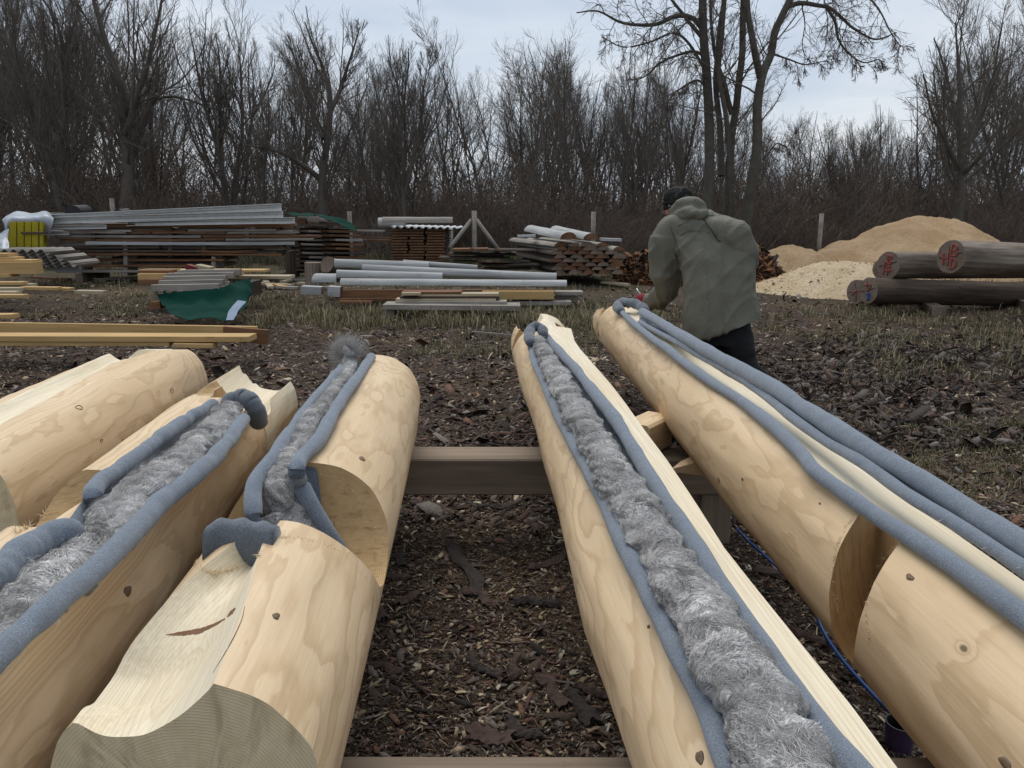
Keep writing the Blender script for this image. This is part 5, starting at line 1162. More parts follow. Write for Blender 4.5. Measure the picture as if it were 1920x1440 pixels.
# shoulder yoke flap, back seams
def surf(px, py, d=.012):
    """point on the jacket surface seen at that pixel (found on the real mesh)"""
    o_ = Vector((0, 0, CZ)); dr = Vector(ray(px, py)).normalized(); M = mat_of(jk).inverted(); hit, loc, nrm, _ = jk.ray_cast(M @ o_, (M.to_3x3() @ dr).normalized())
    return (np.array(mat_of(jk) @ loc)-np.array(dr)*d) if hit else None
def seam(pts, name, w, mat, par=MAN, d=.004):
    P = [surf(p[0], p[1], d) for p in pts]; P = [p for p in P if p is not None]
    if len(P) > 2:
        b = MB(); b.tube(smooth_path(P, len(P)*5), w, 8, flat=.5); b.build(name, mat, par)
M_SEAM = mat_simple('jacket_seam', (.045, .048, .036), .8, .2, .3, 60, .001)
bpy.context.view_layer.update()
seam([(1271, 424), (1290, 414), (1310, 407), (1330, 404), (1350, 403), (1368, 404)], 'shoulder_seam', .0022, M_SEAM)
seam([(1275, 442), (1290, 434), (1310, 433), (1330, 436)], 'yoke_seam', .0022, M_SEAM)
seam([(1256, 424), (1264, 445), (1272, 470), (1277, 500), (1279, 528)], 'sleeve_seam', .003, M_SEAM)
seam([(1316, 404), (1326, 420), (1336, 434), (1343, 446), (1349, 453)], 'back_flap', .006, M_SEAM)
seam([(1353, 452), (1347, 448), (1341, 437)], 'back_flap', .004, M_JACKET)
# gloved hands
M_GLOVE = mat_simple('dark_red_glove', (.20, .012, .022), .75, .2, .3, 50, .002)
b = MB(); d = A3(-.10, .55, -.28); hand(b, at(1201, 563, 5.80), d, A3(.9, .2, 0), A3(0, 0, 1), glove=1.3); limb(b, [list(at(1214, 565, 5.76))+[.055], list(at(1203, 563, 5.80))+[.052]], 20, 6)
fuse(b, 'glove', M_GLOVE, .005, smooth=2, parent=MAN)
b = MB(); d = A3(-.25, .5, -.25); hand(b, at(1333, 572, 5.9), d, A3(-.9, -.2, 0), A3(0, 0, 1), glove=1.22); limb(b, [list(at(1345, 565, 5.83))+[.047], list(at(1334, 571, 5.9))+[.043]], 20, 6)
fuse(b, 'glove', M_GLOVE, .005, smooth=2, parent=MAN)
tool = at(1207, 560, 5.86); b = MB(); b.tube([tool, tool+A3(-.055, .02, .075)], .005, 8); tag(b.build('marking_pencil', M_STEEL), 'small pale pencil held in the man\'s red left glove', 'pencil')
# trousers and boots
M_TROUS = mat_simple('black_work_trousers', (.013, .013, .014), .8, .2, .4, 10, .006)
KL, AL = at(1318, 705, 5.22), A3(1.10, 4.93, .12); KR, AR = at(1400, 690, 5.05), A3(1.90, 4.92, .13)
b = MB(); V, F = closed_loft([sec(1350, 580, 5.18, .19, .14), sec(1351, 610, 5.17, .20, .15), sec(1352, 645, 5.15, .205, .155)], 40); b.add(V, F)
hl, hr = at(1328, 630, 5.17), at(1378, 628, 5.12)
limb(b, [list(hl)+[.115], list(at(1324, 665, 5.2))+[.105], list(KL)+[.088], list((KL*.5+AL*.5))+[.078], list(AL+A3(0, 0, .02))+[.066]], 28, 30)
limb(b, [list(hr)+[.118], list(at(1384, 660, 5.08))+[.106], list(KR)+[.088], list(at(1432, 722, 4.98))+[.074], list(AR+A3(0, 0, .02))+[.066]], 28, 30)
fuse(b, 'trousers', M_TROUS, .012, wr=lambda c: .012*vn(c*np.array([7, 7, 11]), 4)+.006*(1-np.abs(vn(c*np.array([12, 12, 26]), 9)))**2, smooth=4, parent=MAN)
for A_ in (AL, AR):
    b = MB(); fd = A3(-.35, .93, 0); z0 = float(gz(A_[0], A_[1]))
    limb(b, [list(A_-A3(0, 0, .02))+[.058], [A_[0], A_[1], z0+.06, .052]], 20, 8)
    h_ = A3(A_[0], A_[1], 0)-fd*.05
    V, F = closed_loft([(h_+A3(0, 0, z0+.035)-fd*.02, A3(.93, .35, 0)*.033, A3(0, 0, .035), 3), (h_+A3(0, 0, z0+.045)+fd*.05, A3(.93, .35, 0)*.040, A3(0, 0, .045), 3), (h_+A3(0, 0, z0+.040)+fd*.14, A3(.93, .35, 0)*.046, A3(0, 0, .040), 3), (h_+A3(0, 0, z0+.032)+fd*.215, A3(.93, .35, 0)*.040, A3(0, 0, .032), 3), (h_+A3(0, 0, z0+.026)+fd*.25, A3(.93, .35, 0)*.02, A3(0, 0, .02), 3)], 20); b.add(V, F)
    fuse(b, 'boot', M_BLACK, .008, smooth=3, parent=MAN)
# ------------------------------------------------------------------ bare winter trees
def grow(paths, seed, levels, up=.12, droop=0, wig=.18):
    """paths: list of (pts, radii). returns per level list of (P (m,3), R(m))"""
    r = random.Random(seed); g = np.random.default_rng(seed); out = [list(paths)]
    for (cnt, lf, m, ang, t0, rmin, wg) in levels:
        cur = []
        for P, Rr in out[-1]:
            L = np.sum(np.linalg.norm(np.diff(P, axis=0), axis=1)); k = len(P)
            for q in range(max(1, int(cnt*(.7+.6*r.random())))):
                t = t0+(1-t0)*((q+r.random())/cnt); t = min(t, .985); f = t*(k-1); i = int(f); u = f-i
                p = P[i]*(1-u)+P[i+1]*u; d = P[i+1]-P[i]; d = d/(np.linalg.norm(d)+1e-9); rb = Rr[i]*(1-u)+Rr[i+1]*u
                s_ = g.normal(0, 1, 3); s_ -= d*(s_@d); s_ /= np.linalg.norm(s_)+1e-9
                a = math.radians(ang*(.7+.6*r.random())); dd = d*math.cos(a)+s_*math.sin(a)
                ln = L*lf*(1.15-.75*t)*(.6+.8*r.random()); pts = [p]
                for j in range(m-1):
                    dd = dd+g.normal(0, wg, 3)+np.array([0, 0, up-droop*(1 if j < m*.6 else -1.5)]); dd /= np.linalg.norm(dd); pts.append(pts[-1]+dd*ln/(m-1))
                r0 = max(rmin, min(rb*.60, ln*.0115)); cur.append((np.array(pts), np.linspace(r0, max(rmin*.75, r0*.35), m)))
        out.append(cur)
    return out
def tree_mesh(levels, sides):
    """joins polylines of one length each"""
    Vs, Fs, n = [], [], 0
    for lv, sd_ in zip(levels, sides):
        by = {}
        for P, Rr in lv: by.setdefault(len(P), []).append((P, Rr))
        for m, lst in by.items():
            V, F = tubes_np(np.array([a for a, _ in lst]), np.array([b_ for _, b_ in lst]), sd_); Vs.append(V); Fs.append(F+n); n += len(V)
    return np.concatenate(Vs), np.concatenate(Fs)
def trunk_path(H, seed, r0, lean=0, m=14, x=0, y=0, split=0):
    g = np.random.default_rng(seed); d = np.array([lean, g.normal(0, .05), 1.]); p = np.array([x, y, -.15]); pts = [p]
    for i in range(m-1):
        d = d+g.normal(0, .055, 3)*np.array([1, 1, .3]); d /= np.linalg.norm(d); p = p+d*H/(m-1); pts.append(p)
    R = r0*(1-np.linspace(0, 1, m)**.9*.86); R[0] *= 1.35
    return (np.array(pts), R)
def make_tree(name, loc, paths, seed, levels, label, group=None, mat=None, tw=None, rotz=0, cat='tree', **kw):
    root = empty(name, loc, rotz); lv = grow([(p-np.array(loc), r) for p, r in paths] if kw.pop('world', False) else paths, seed, levels, **kw)
    V, F = tree_mesh(lv[:2], (9, 6)); o = fast_mesh('trunk', V, F, mat or M_BARK, smooth=True); o.parent = root; o.location = (0, 0, 0)
    V, F = tree_mesh(lv[2:], (4, 3, 3)[:len(lv)-2]); o = fast_mesh('crown', V, F, tw or M_TWIG); o.parent = root; o.location = (0, 0, 0)
    return tag(root, label, cat, group)
def copy_tree(root, loc, rotz, sc, label, group, catg='tree'):
    r = root.copy(); COL.objects.link(r); r.location = loc; r.rotation_euler = (0, 0, rotz); r.scale = (sc[0], sc[0], sc[1])
    for ch in list(root.children): c = ch.copy(); COL.objects.link(c); c.parent = r; c.location = ch.location
    return tag(r, label, catg, group)
# hero trees traced limb by limb at their distance
def limbs(pl, Y, widths):
    out = []
    for pts, w in zip(pl, widths):
        Pp = np.array([at(p[0], p[1], Y+(p[2] if len(p) > 2 else 0)) for p in pts]); 
        if pts[0][1] > 370: Pp[0, 2] = -.15
        n = max(8, len(pts)*4); P = smooth_path(Pp, n); P += .03*np.stack([vn(np.stack([P[:, 2]*1.3, P[:, 0]*0, P[:, 0]*0+w[0]*3], 1), q) for q in range(3)], 1)*np.minimum(1, np.linspace(0, 4, n))[:, None]
        out.append((P, np.interp(np.linspace(0, 1, n), [0, 1], [w[0]*Y/FPX/2, w[1]*Y/FPX/2])))
    return out
LV = [(17, .44, 9, 40, .20, .009, .09), (9, .50, 7, 36, .10, .0055, .12), (8, .55, 5, 36, .08, .0034, .15)]
ash = limbs([[(1330, 420), (1331, 330), (1329, 230), (1325, 130), (1318, 40), (1314, -80), (1305, -220)], [(1360, 420), (1368, 330, .5), (1376, 230, .6), (1388, 130, .5), (1393, 40, .3), (1396, -90), (1400, -230)],
             [(1392, 420), (1408, 345, -.4), (1419, 270, -.5), (1420, 200, -.5), (1428, 140, -.4), (1446, 100), (1453, 60), (1470, 20), (1492, -40), (1500, -150)], [(1352, 330, .4), (1349, 230, .8), (1342, 150, .9), (1347, 70, .9), (1357, -20, .9), (1362, -150, .9)],
             [(1426, 145, -.4), (1412, 85, -.8), (1402, 20, -.9), (1398, -60, -.9), (1390, -170, -.9)], [(1372, 215, .6), (1358, 160, .6), (1345, 120, .9), (1334, 60, 1.2), (1330, -30, 1.4)], [(1378, 400, .2), (1366, 260, -.3), (1350, 140, -.5), (1356, 60, -.5), (1362, -60, -.5)]],
            24, [(21, 11), (17, 8), (22, 9), (13, 5), (13, 5), (10, 4), (12, 5)])
side = limbs([[(1322, 62), (1300, 36), (1268, 31), (1232, 46), (1195, 48), (1160, 42), (1120, 22), (1080, 25)], [(1318, 72), (1296, 45), (1270, 12), (1240, -20), (1200, -30)], [(1324, 108), (1304, 98), (1275, 104), (1240, 118), (1215, 140), (1195, 150)],
              [(1472, 14), (1500, 5), (1530, 8), (1556, 14), (1580, 34), (1600, 52), (1640, 74), (1680, 60)], [(1550, 14), (1566, 40), (1572, 72), (1590, 100), (1620, 118), (1650, 112)], [(1500, -30), (1560, -20), (1620, -10), (1650, 20), (1670, 60), (1690, 90)], [(1322, 130), (1290, 80), (1262, 62), (1220, 80), (1170, 90), (1130, 70)], [(1330, 175), (1310, 150), (1285, 160), (1262, 178), (1250, 200)],
              [(1446, 100), (1480, 110), (1510, 120), (1540, 115), (1566, 108)], [(1430, 300), (1455, 270), (1475, 275), (1490, 250)]],
             24, [(10, 2), (8, 2), (6, 2), (9, 2), (6, 1.5), (6, 1.5), (6, 1.5), (5, 1.5), (4, 1), (3, 1)])
def ash_tree():
    root = empty('ash_tree', at(1370, 420, 24)*A3(1, 1, 0)); tag(root, 'tall many stemmed bare ash rising behind the man, arching side limbs', 'tree')
    lva = grow(ash, 3, [(10, .24, 9, 52, .38, .011, .12), (8, .45, 7, 46, .15, .006, .14), (6, .55, 6, 45, .12, .0042, .18)], up=.10)
    lvs = grow(side, 4, [(15, .36, 9, 55, .08, .010, .16), (8, .5, 7, 50, .12, .006, .2), (6, .6, 6, 48, .10, .0045, .22)], up=-.02, droop=.09)
    V, F = tree_mesh([ash, side], (11, 8)); fast_mesh('trunk', V, F, M_ASH, parent=root, smooth=True)
    V, F = tree_mesh(lva[1:]+lvs[1:], (5, 4, 3, 5, 4, 3)); fast_mesh('crown', V, F, M_TWIG, parent=root)
ash_tree()
def hero(name, pl, w, Y, seed, label, lv=LV, **kw):
    P = limbs(pl, Y, w); loc = P[0][0][0]*A3(1, 1, 0); return make_tree(name, tuple(loc), P, seed, lv, label, world=True, **kw)
hero('bare_tree', [[(222, 420), (240, 330, 0), (236, 250, .2), (225, 160, 0), (200, 80), (178, 10), (160, -80)], [(232, 330), (262, 260, .6), (285, 195, .8), (320, 180, .9), (365, 190, 1), (400, 205, 1)], [(236, 250), (262, 170, -.6), (285, 90, -.8), (300, 10, -.9), (310, -60, -.9)], [(120, 250, .5), (118, 160), (105, 70), (92, -10)]], [(28, 3), (12, 2), (12, 2), (8, 2)], 27, 11, 'dark bare tree at left with arching right limb, behind the long plank stack', up=.10)
hero('bare_tree', [[(128, 420), (122, 330), (122, 250), (120, 150), (112, 60), (70, -20)], [(128, 400), (95, 310, -.5), (62, 220, -.7), (35, 120, -.8), (10, 20, -.9)], [(122, 250), (85, 190, .5), (50, 140, .6)]], [(20, 2), (17, 2), (8, 1.5)], 28, 12, 'dark bare double tree left of the arching one, one stem leaning to the left', up=.12)
hero('bare_tree', [[(604, 420), (604, 330), (612, 270), (618, 210), (610, 140), (590, 90), (570, 40)], [(617, 215), (640, 160, .5), (660, 100, .6), (672, 60, .6)], [(601, 335), (565, 310, -.5), (530, 288, -.7), (490, 276, -.9), (455, 270, -1)], [(606, 260), (580, 190, .6), (560, 130, .7), (540, 80, .7)]], [(22, 2), (10, 2), (11, 2), (9, 2)], 27, 13, 'broad bare tree with thick trunk and long low left limb, left of picture centre', up=.11)
hero('bare_tree', [[(428, 420), (420, 340), (405, 270), (380, 180), (366, 110), (356, 50)], [(430, 400), (442, 330, .4), (455, 250, .5), (452, 160, .5), (448, 80, .5)], [(430, 380), (460, 340, -.4), (484, 310, -.5), (492, 290, -.5)], [(416, 330), (414, 230, .4), (412, 130, .5), (404, 60, .5)]], [(14, 1.5), (13, 1.5), (10, 2), (9, 1.5)], 28, 14, 'slender bare tree forking in a V just above the metal profiles', up=.14)
hero('bare_tree', [[(1797, 430), (1800, 350), (1801, 270), (1800, 190), (1797, 110), (1790, 40)], [(1800, 300), (1830, 240, .6), (1855, 170, .9), (1870, 100, 1), (1880, 40, 1)], [(1800, 320), (1770, 260, -.6), (1745, 200, -.9), (1730, 140, -1)], [(1801, 270), (1785, 190, .9), (1765, 110, 1.2), (1750, 70, 1.2)], [(1802, 330), (1840, 290, -.8), (1880, 230, -1.1), (1900, 180, -1.2)]], [(22, 2), (11, 2), (10, 2), (9, 2), (9, 2)], 27, 15, 'bare tree with a fan shaped crown at right above the marked logs', lv=[(16, .42, 7, 42, .15, .010, .12), (8, .45, 6, 40, .15, .006, .15), (7, .5, 5, 42, .1, .004, .2)], up=.13)
hero('bare_tree', [[(758, 430), (757, 350), (760, 270), (758, 190), (764, 130), (766, 90)], [(757, 380), (740, 290, .5), (736, 200, .5), (742, 150, .5)], [(758, 370), (778, 290, -.4), (790, 210, -.5), (800, 130, -.5)]], [(11, 1.5), (8, 1.5), (8, 1.5)], 27, 16, 'small upright bare tree cluster behind the square stack', up=.2)
# prototypes for the wood
protos = []
for q in range(7):
    H = (10.5, 9, 11.5, 8.5, 10, 12, 9.5)[q]; ps = [trunk_path(H, 60+q, .075+.009*q, lean=(-.08, .1, 0, .05, -.12, .02, .14)[q])]
    if q % 2: ps.append(trunk_path(H*.85, 80+q, .08, lean=.22-.3*(q % 3), x=.1))
    if q in (3, 5): ps.append(trunk_path(H*.9, 90+q, .07, lean=-.22, x=-.1))
    protos.append((ps, q))
PX = R_
LBL = ['bare tree in the wood behind the long left plank stack', 'bare tree in the wood behind the square stack and braced fence post', 'bare tree in the wood behind the half round slabs and the man', 'bare tree in the wood behind the sawdust heaps', 'bare tree in the wood behind the marked logs at the right edge']
def zone(px): return 0 if px < 560 else 1 if px < 900 else 2 if px < 1400 else 3 if px < 1700 else 4
roots = []
spots = []
for Yr, n_ in ((28, 9), (31, 12), (35, 16), (40, 20), (46, 27), (53, 34)):
    for i_ in range(n_):
        px = -120+(2160)*(i_+PX.uniform(.15, .85))/n_; spots.append((px, Yr+PX.uniform(-1.6, 1.6)))
def top_px(px):    # outline of the tree tops, read off the photograph
    return np.interp(px, [-100, 0, 150, 300, 345, 420, 500, 560, 640, 700, 760, 830, 880, 960, 1060, 1150, 1250, 1400, 1480, 1560, 1640, 1700, 1740, 1800, 1860, 2000], [-60, -60, -60, -10, 70, 60, 80, 50, 50, 80, 120, 110, 90, 55, 60, 90, 110, 150, 185, 200, 190, 160, 90, 40, -20, -40])
for i_, (px, Yq) in enumerate(spots):
    if 855 < px < 862: continue
    q = PX.randint(0, 6); x = at(px, 400, Yq)[0]; H = max(3.5, at(px, top_px(px)+PX.uniform(-10, 75), Yq)[2])
    lab, grp = LBL[zone(px)], 'bare trees of the wood, '+('left', 'centre left', 'centre right', 'right', 'far right')[zone(px)]
    ps, qq = protos[q]; H0 = max(p[0][-1, 2] for p in ps)*1.04; s_ = H/H0
    if not any(r_[0] == q for r_ in roots):
        o = make_tree('bare_tree', (x, Yq, 0), ps, 200+q, [(19, (.34, .42, .36)[q % 3], 9, (32, 46, 38)[q % 3], .22, .008, (.08, .13, .10)[q % 3]), (9, .50, 7, (34, 42, 38)[q % 3], .08, .005, .13), (7, .58, 5, 34, .08, .0036, .14)], lab, grp, up=(.14, .07, .10)[q % 3]); o.scale = (s_*.95, s_*.95, s_); roots.append((q, o))
    else:
        o0 = [r_[1] for r_ in roots if r_[0] == q][0]
        copy_tree(o0, (x, Yq, 0), PX.uniform(0, 6.28), (s_*PX.uniform(.8, 1.1), s_), lab, grp)
# brush
def shrub(seed, H, n_, label, group, loc):
    g = np.random.default_rng(seed); lst = []
    for i in range(n_):
        d = np.array([g.normal(0, .30), g.normal(0, .30), 1]); p = np.array([g.normal(0, .45), g.normal(0, .35), -.05]); pts = [p]; L = H*g.uniform(.45, 1.1)
        for j in range(6): d = d+g.normal(0, .13, 3); d /= np.linalg.norm(d); p = p+d*L/6; pts.append(p)
        lst.append((np.array(pts), np.linspace(.012, .005, 7)))
    lv = grow(lst, seed, [(6, .40, 5, 38, .2, .0065, .2), (3, .5, 4, 40, .2, .0055, .2)], up=.08)
    V, F = tree_mesh(lv, (4, 3, 3)); root = fast_mesh('shrub', V, F, M_BRUSH); root.location = tuple(loc); return tag(root, label, 'shrub', group)
sp = []; SL = ['leafless brown shrub at the wood edge behind the long left plank stack', 'leafless brown shrub at the wood edge behind the square stack', 'leafless brown shrub at the wood edge behind the man', 'leafless brown shrub at the wood edge behind the sawdust heaps', 'leafless brown shrub at the wood edge at far right']
for row, (Yr, n_, H0, H1) in enumerate(((26.0, 34, .9, 1.9), (28.0, 38, 1.4, 2.8), (31, 40, 2.0, 3.8), (35, 42, 2.2, 4.4), (40, 40, 2.6, 5.0))):
    for i_ in range(n_):
        px = -130+2180*(i_+PX.uniform(.1, .9))/n_
        if row == 0 and 660 < px < 960: continue
        q = PX.randint(0, 5); p = at(px, 400, Yr+PX.uniform(-1, 1)); p[2] = 0; H = PX.uniform(H0, H1)*(1.25 if 150 < px < 330 else 1); grp = 'leafless shrubs of the wood edge, '+('left', 'centre left', 'centre right', 'right', 'far right')[zone(px)]
        ex = [s_ for s_ in sp if s_[0] == q]
        if not ex: o = shrub(300+q, 3.0, 34, SL[zone(px)], grp, p); sp.append((q, o))
        else: o = ex[0][1].copy(); COL.objects.link(o); o.location = p; tag(o, SL[zone(px)], 'shrub', grp)
        o.rotation_euler = (0, 0, PX.uniform(0, 6.28)); o.scale = (H/3*1.3, H/3*1.3, H/3)
# far-off wood that reads as one mass
g = np.random.default_rng(77); k = 2200; m = 6
x = g.uniform(-62, 62, k); y = g.uniform(56, 84, k); H = g.uniform(2, 8, k)*(g.random(k)**.5); P = np.zeros((k, m, 3)); d = np.stack([g.normal(0, .12, k), g.normal(0, .1, k), np.ones(k)], 1)
P[:, 0] = np.stack([x, y, -.2+0*x], 1)
for j in range(1, m): d = d+g.normal(0, .10, (k, 3))*[1, 1, .2]; P[:, j] = P[:, j-1]+d*(H/(m-1))[:, None]
R = (H*.0075+.015)[:, None]*np.linspace(1, .3, m)[None]; V1, F1 = tubes_np(P, R, 3)
k2 = 20000; bi = g.integers(0, k, k2); tt = g.uniform(.15, 1, k2)*(m-1.01); ii = tt.astype(int); u = (tt-ii)[:, None]; p = P[bi, ii]*(1-u)+P[bi, ii+1]*u; d = g.normal(0, 1, (k2, 3)); d[:, 2] = np.abs(d[:, 2])+.5; d /= np.linalg.norm(d, axis=1)[:, None]; L = g.uniform(.5, 1.8, k2)
Q = np.stack([p+d*(L*q_/3)[:, None]+g.normal(0, .06, (k2, 3))*q_ for q_ in range(4)], 1); V2, F2 = tubes_np(Q, np.full((k2, 4), .010), 3)
o = fast_mesh('distant_wood', np.vstack([V1, V2]), np.vstack([F1, F2+len(V1)]), M_TWIG); o['kind'] = 'stuff'; 
# low bramble and dead stalks under the trees
k = 90000; x = g.uniform(-46, 46, k); y = 24.8+g.random(k)**1.3*34; keep = ~((np.abs(x+.9) < 2.2) & (y < 28)); x, y = x[keep], y[keep]; k = len(x); H = g.uniform(.25, 1.5, k); d = np.stack([g.normal(0, .5, k), g.normal(0, .5, k), np.ones(k)], 1)
Q = np.stack([np.stack([x, y, 0*x], 1)+d*(H*q_/3)[:, None]+g.normal(0, .05, (k, 3))*q_ for q_ in range(4)], 1); V, F = tubes_np(Q, np.full((k, 4), .007)*np.array([[1, .9, .8, .5]]), 3)
o = fast_mesh('undergrowth', V, F, M_BRUSH); o['kind'] = 'stuff'
# ------------------------------------------------------------------ litter on the ground
def scatter_chips(n, ys, xs, size, asp, pal, seed, name, thick=.05, lift=.008, tilt=.35, dens=None, mat=None, curve=.25, pts=None):
    g = np.random.default_rng(seed); u = g.random(n); y = ys[0]*(ys[1]/ys[0])**u; w = np.interp(y, [ys[0], ys[1]], [xs[0], xs[1]]); x = g.uniform(-1, 1, n)*w+.0*y
    if dens is not None: kp = g.random(n) < dens(x, y); x, y = x[kp], y[kp]; n = len(x)
    L = size*np.exp(g.normal(0, .5, n)); Wd = L*g.uniform(asp[0], asp[1], n); a = g.uniform(0, 2*np.pi, n)
    ax = np.stack([np.cos(a), np.sin(a), g.normal(0, tilt, n)], 1); ax /= np.linalg.norm(ax, axis=1)[:, None]
    up = np.stack([g.normal(0, tilt, n), g.normal(0, tilt, n), np.ones(n)], 1); up -= ax*np.sum(up*ax, 1)[:, None]; up /= np.linalg.norm(up, axis=1)[:, None]; sd_ = np.cross(up, ax)
    c = np.stack([x, y, gz(x, y)+lift*g.random(n)+L*.06], 1)
    if pts is not None: c = pts(g, n)+np.array([0, 0, 1])*(lift*g.random(n)+.01)[:, None]
    th = np.maximum(.0008, Wd*thick)
    V = []
    for (i, j, wv) in ((-1, -1, .75), (-1, 1, .6), (0, -1, 1), (0, 1, 1.05), (1, -1, .6), (1, 1, .8)):
        jit = g.uniform(.7, 1.2, n)
        base = c+ax*(L*.5*i*jit)[:, None]+sd_*(Wd*.5*j*wv*jit)[:, None]+up*((abs(i) == 0)*L*curve*g.uniform(-.3, 1, n)*.3)[:, None]
        V.append(base)
    for q in range(6): V.append(V[q]-up*th[:, None])
    V = np.stack(V, 1).reshape(-1, 3); b_ = (np.arange(n)*12)[:, None]
    T = np.array([[0, 2, 3, 1], [2, 4, 5, 3], [0, 6, 8, 2], [2, 8, 10, 4], [3, 9, 7, 1], [5, 11, 9, 3], [1, 7, 6, 0], [4, 10, 11, 5]])
    F = (b_[:, None]+T[None]).reshape(-1, 4); pal = np.array(pal); ci = g.integers(0, len(pal), n); tone = np.repeat(pal[ci]*g.uniform(.85, 1.85, n)[:, None], 12, 0)
    o = fast_mesh(name, V, F, mat or M_LIT, tone=np.clip(tone, 0, 1)); o['kind'] = 'stuff'; return o
M_LIT = mat_tone('bark_litter_mix', .9, nsc=70, var=.5, bumpd=.003)
darkp = [(.045, .034, .028), (.07, .048, .037), (.10, .074, .058), (.13, .105, .088), (.085, .048, .037), (.035, .028, .024), (.17, .145, .125), (.13, .070, .048)]
lightp = [(.28, .21, .14), (.36, .28, .18), (.22, .16, .10), (.20, .175, .15), (.42, .35, .25)]
sawp = [(.34, .24, .14), (.27, .18, .10), (.40, .30, .18)]
def patch(x, y): return np.clip(.5+1.5*fbm(np.stack([x*.9, y*.9, 0*x], -1), 8, 3), .05, 1)
scatter_chips(50000, (1.6, 14), (1.9, 11), .022, (.16, .5), darkp, 1, 'bark_litter')
scatter_chips(52000, (1.6, 5.2), (1.9, 4.2), .013, (.2, .6), darkp+lightp[:1]*2, 2, 'bark_litter')
scatter_chips(130000, (1.6, 6.5), (1.9, 4.2), .007, (.12, .4), sawp+lightp+darkp[:3], 3, 'sawdust_litter', dens=patch)
scatter_chips(26000, (1.6, 9), (1.9, 7), .020, (.04, .10), lightp+[(.12, .07, .04)], 4, 'splinter_litter', thick=.4)
scatter_chips(24000, (3.5, 19), (3.5, 14), .055, (.15, .45), darkp, 6, 'bark_litter', tilt=.5)
scatter_chips(9000, (6, 18), (5, 13), .035, (.15, .5), lightp, 17, 'wood_chip_litter', tilt=.4)
scatter_chips(5200, (2, 16), (2.2, 12), .022, (.3, .7), [(.40, .33, .22), (.34, .27, .17), (.45, .40, .30), (.3, .22, .13)], 7, 'wood_chip_litter')
def rightzone(x, y): return ((x > 1.5) & (x < 5.8) & (y > 4.8) & (y < 9.5))*np.clip(.6+fbm(np.stack([x, y, 0*x], -1), 4, 3)*1.4, 0, 1)
scatter_chips(42000, (4.8, 9.5), (6, 6), .055, (.15, .45), [(.045, .036, .031), (.065, .05, .042), (.09, .074, .063), (.13, .112, .097), (.035, .03, .027), (.08, .05, .04)], 9, 'bark_litter', tilt=.7, lift=.05, dens=rightzone)
def on(Vh):
    Vh = Vh.reshape(-1, 3); Vh = Vh[(Vh[:, 2] > .02)]
    return lambda g, n: Vh[g.integers(0, len(Vh), n)]+g.normal(0, .03, (n, 3))*[1, 1, .1]
scatter_chips(9000, (2, 3), (1, 1), .11, (.1, .45), [(.16, .07, .03), (.10, .05, .028), (.06, .042, .032), (.22, .10, .04), (.04, .03, .025)], 21, 'chip_litter', pts=on(C1), tilt=.7, lift=.05)
scatter_chips(1500, (2, 3), (1, 1), .03, (.2, .6), [(.62, .50, .32), (.50, .38, .22), (.40, .28, .15), (.2, .12, .07)], 22, 'chip_litter', pts=on(PV), tilt=.6)
def leftzone(x, y): return ((x < .5) & (y > 3.6) & (y < 12))*.9
scatter_chips(26000, (3.6, 12), (6, 9), .030, (.15, .5), darkp+[(.11, .095, .08)], 10, 'bark_litter', dens=leftzone)
# long bark strips one can pick out
strips = [((845, 1028), (905, 1120), .07), ((880, 1112), (938, 1140), .06), ((990, 1075), (1068, 1042), .055), ((875, 1250), (945, 1278), .055), ((955, 1288), (968, 1240), .05), ((1015, 1270), (1065, 1335), .055), ((1060, 1310), (1118, 1370), .07), ((1090, 1300), (1165, 1330), .05), ((1120, 1235), (1160, 1265), .05), ((870, 950), (960, 962), .05), ((770, 945), (885, 960), .06), ((695, 1085), (768, 1092), .05), ((740, 1050), (760, 1068), .08), ((850, 1000), (900, 975), .05), ((990, 975), (1010, 1010), .05), ((960, 1135), (1050, 1140), .05), ((750, 1145), (775, 1120), .06),
          ((1420, 1070), (1500, 1105), .07), ((1440, 1040), (1490, 1050), .05), ((1480, 1180), (1560, 1215), .06), ((880, 1390), (960, 1400), .09), ((950, 1365), (1015, 1395), .07), ((700, 1260), (760, 1280), .05), ((690, 1130), (720, 1175), .05)]
M_STRIP = mat_simple('torn_bark', (.10, .068, .056), .9, .15, .7, 22, .006); M_STRIP2 = mat_simple('dark_torn_bark', (.060, .050, .044), .9, .15, .6, 22, .006)
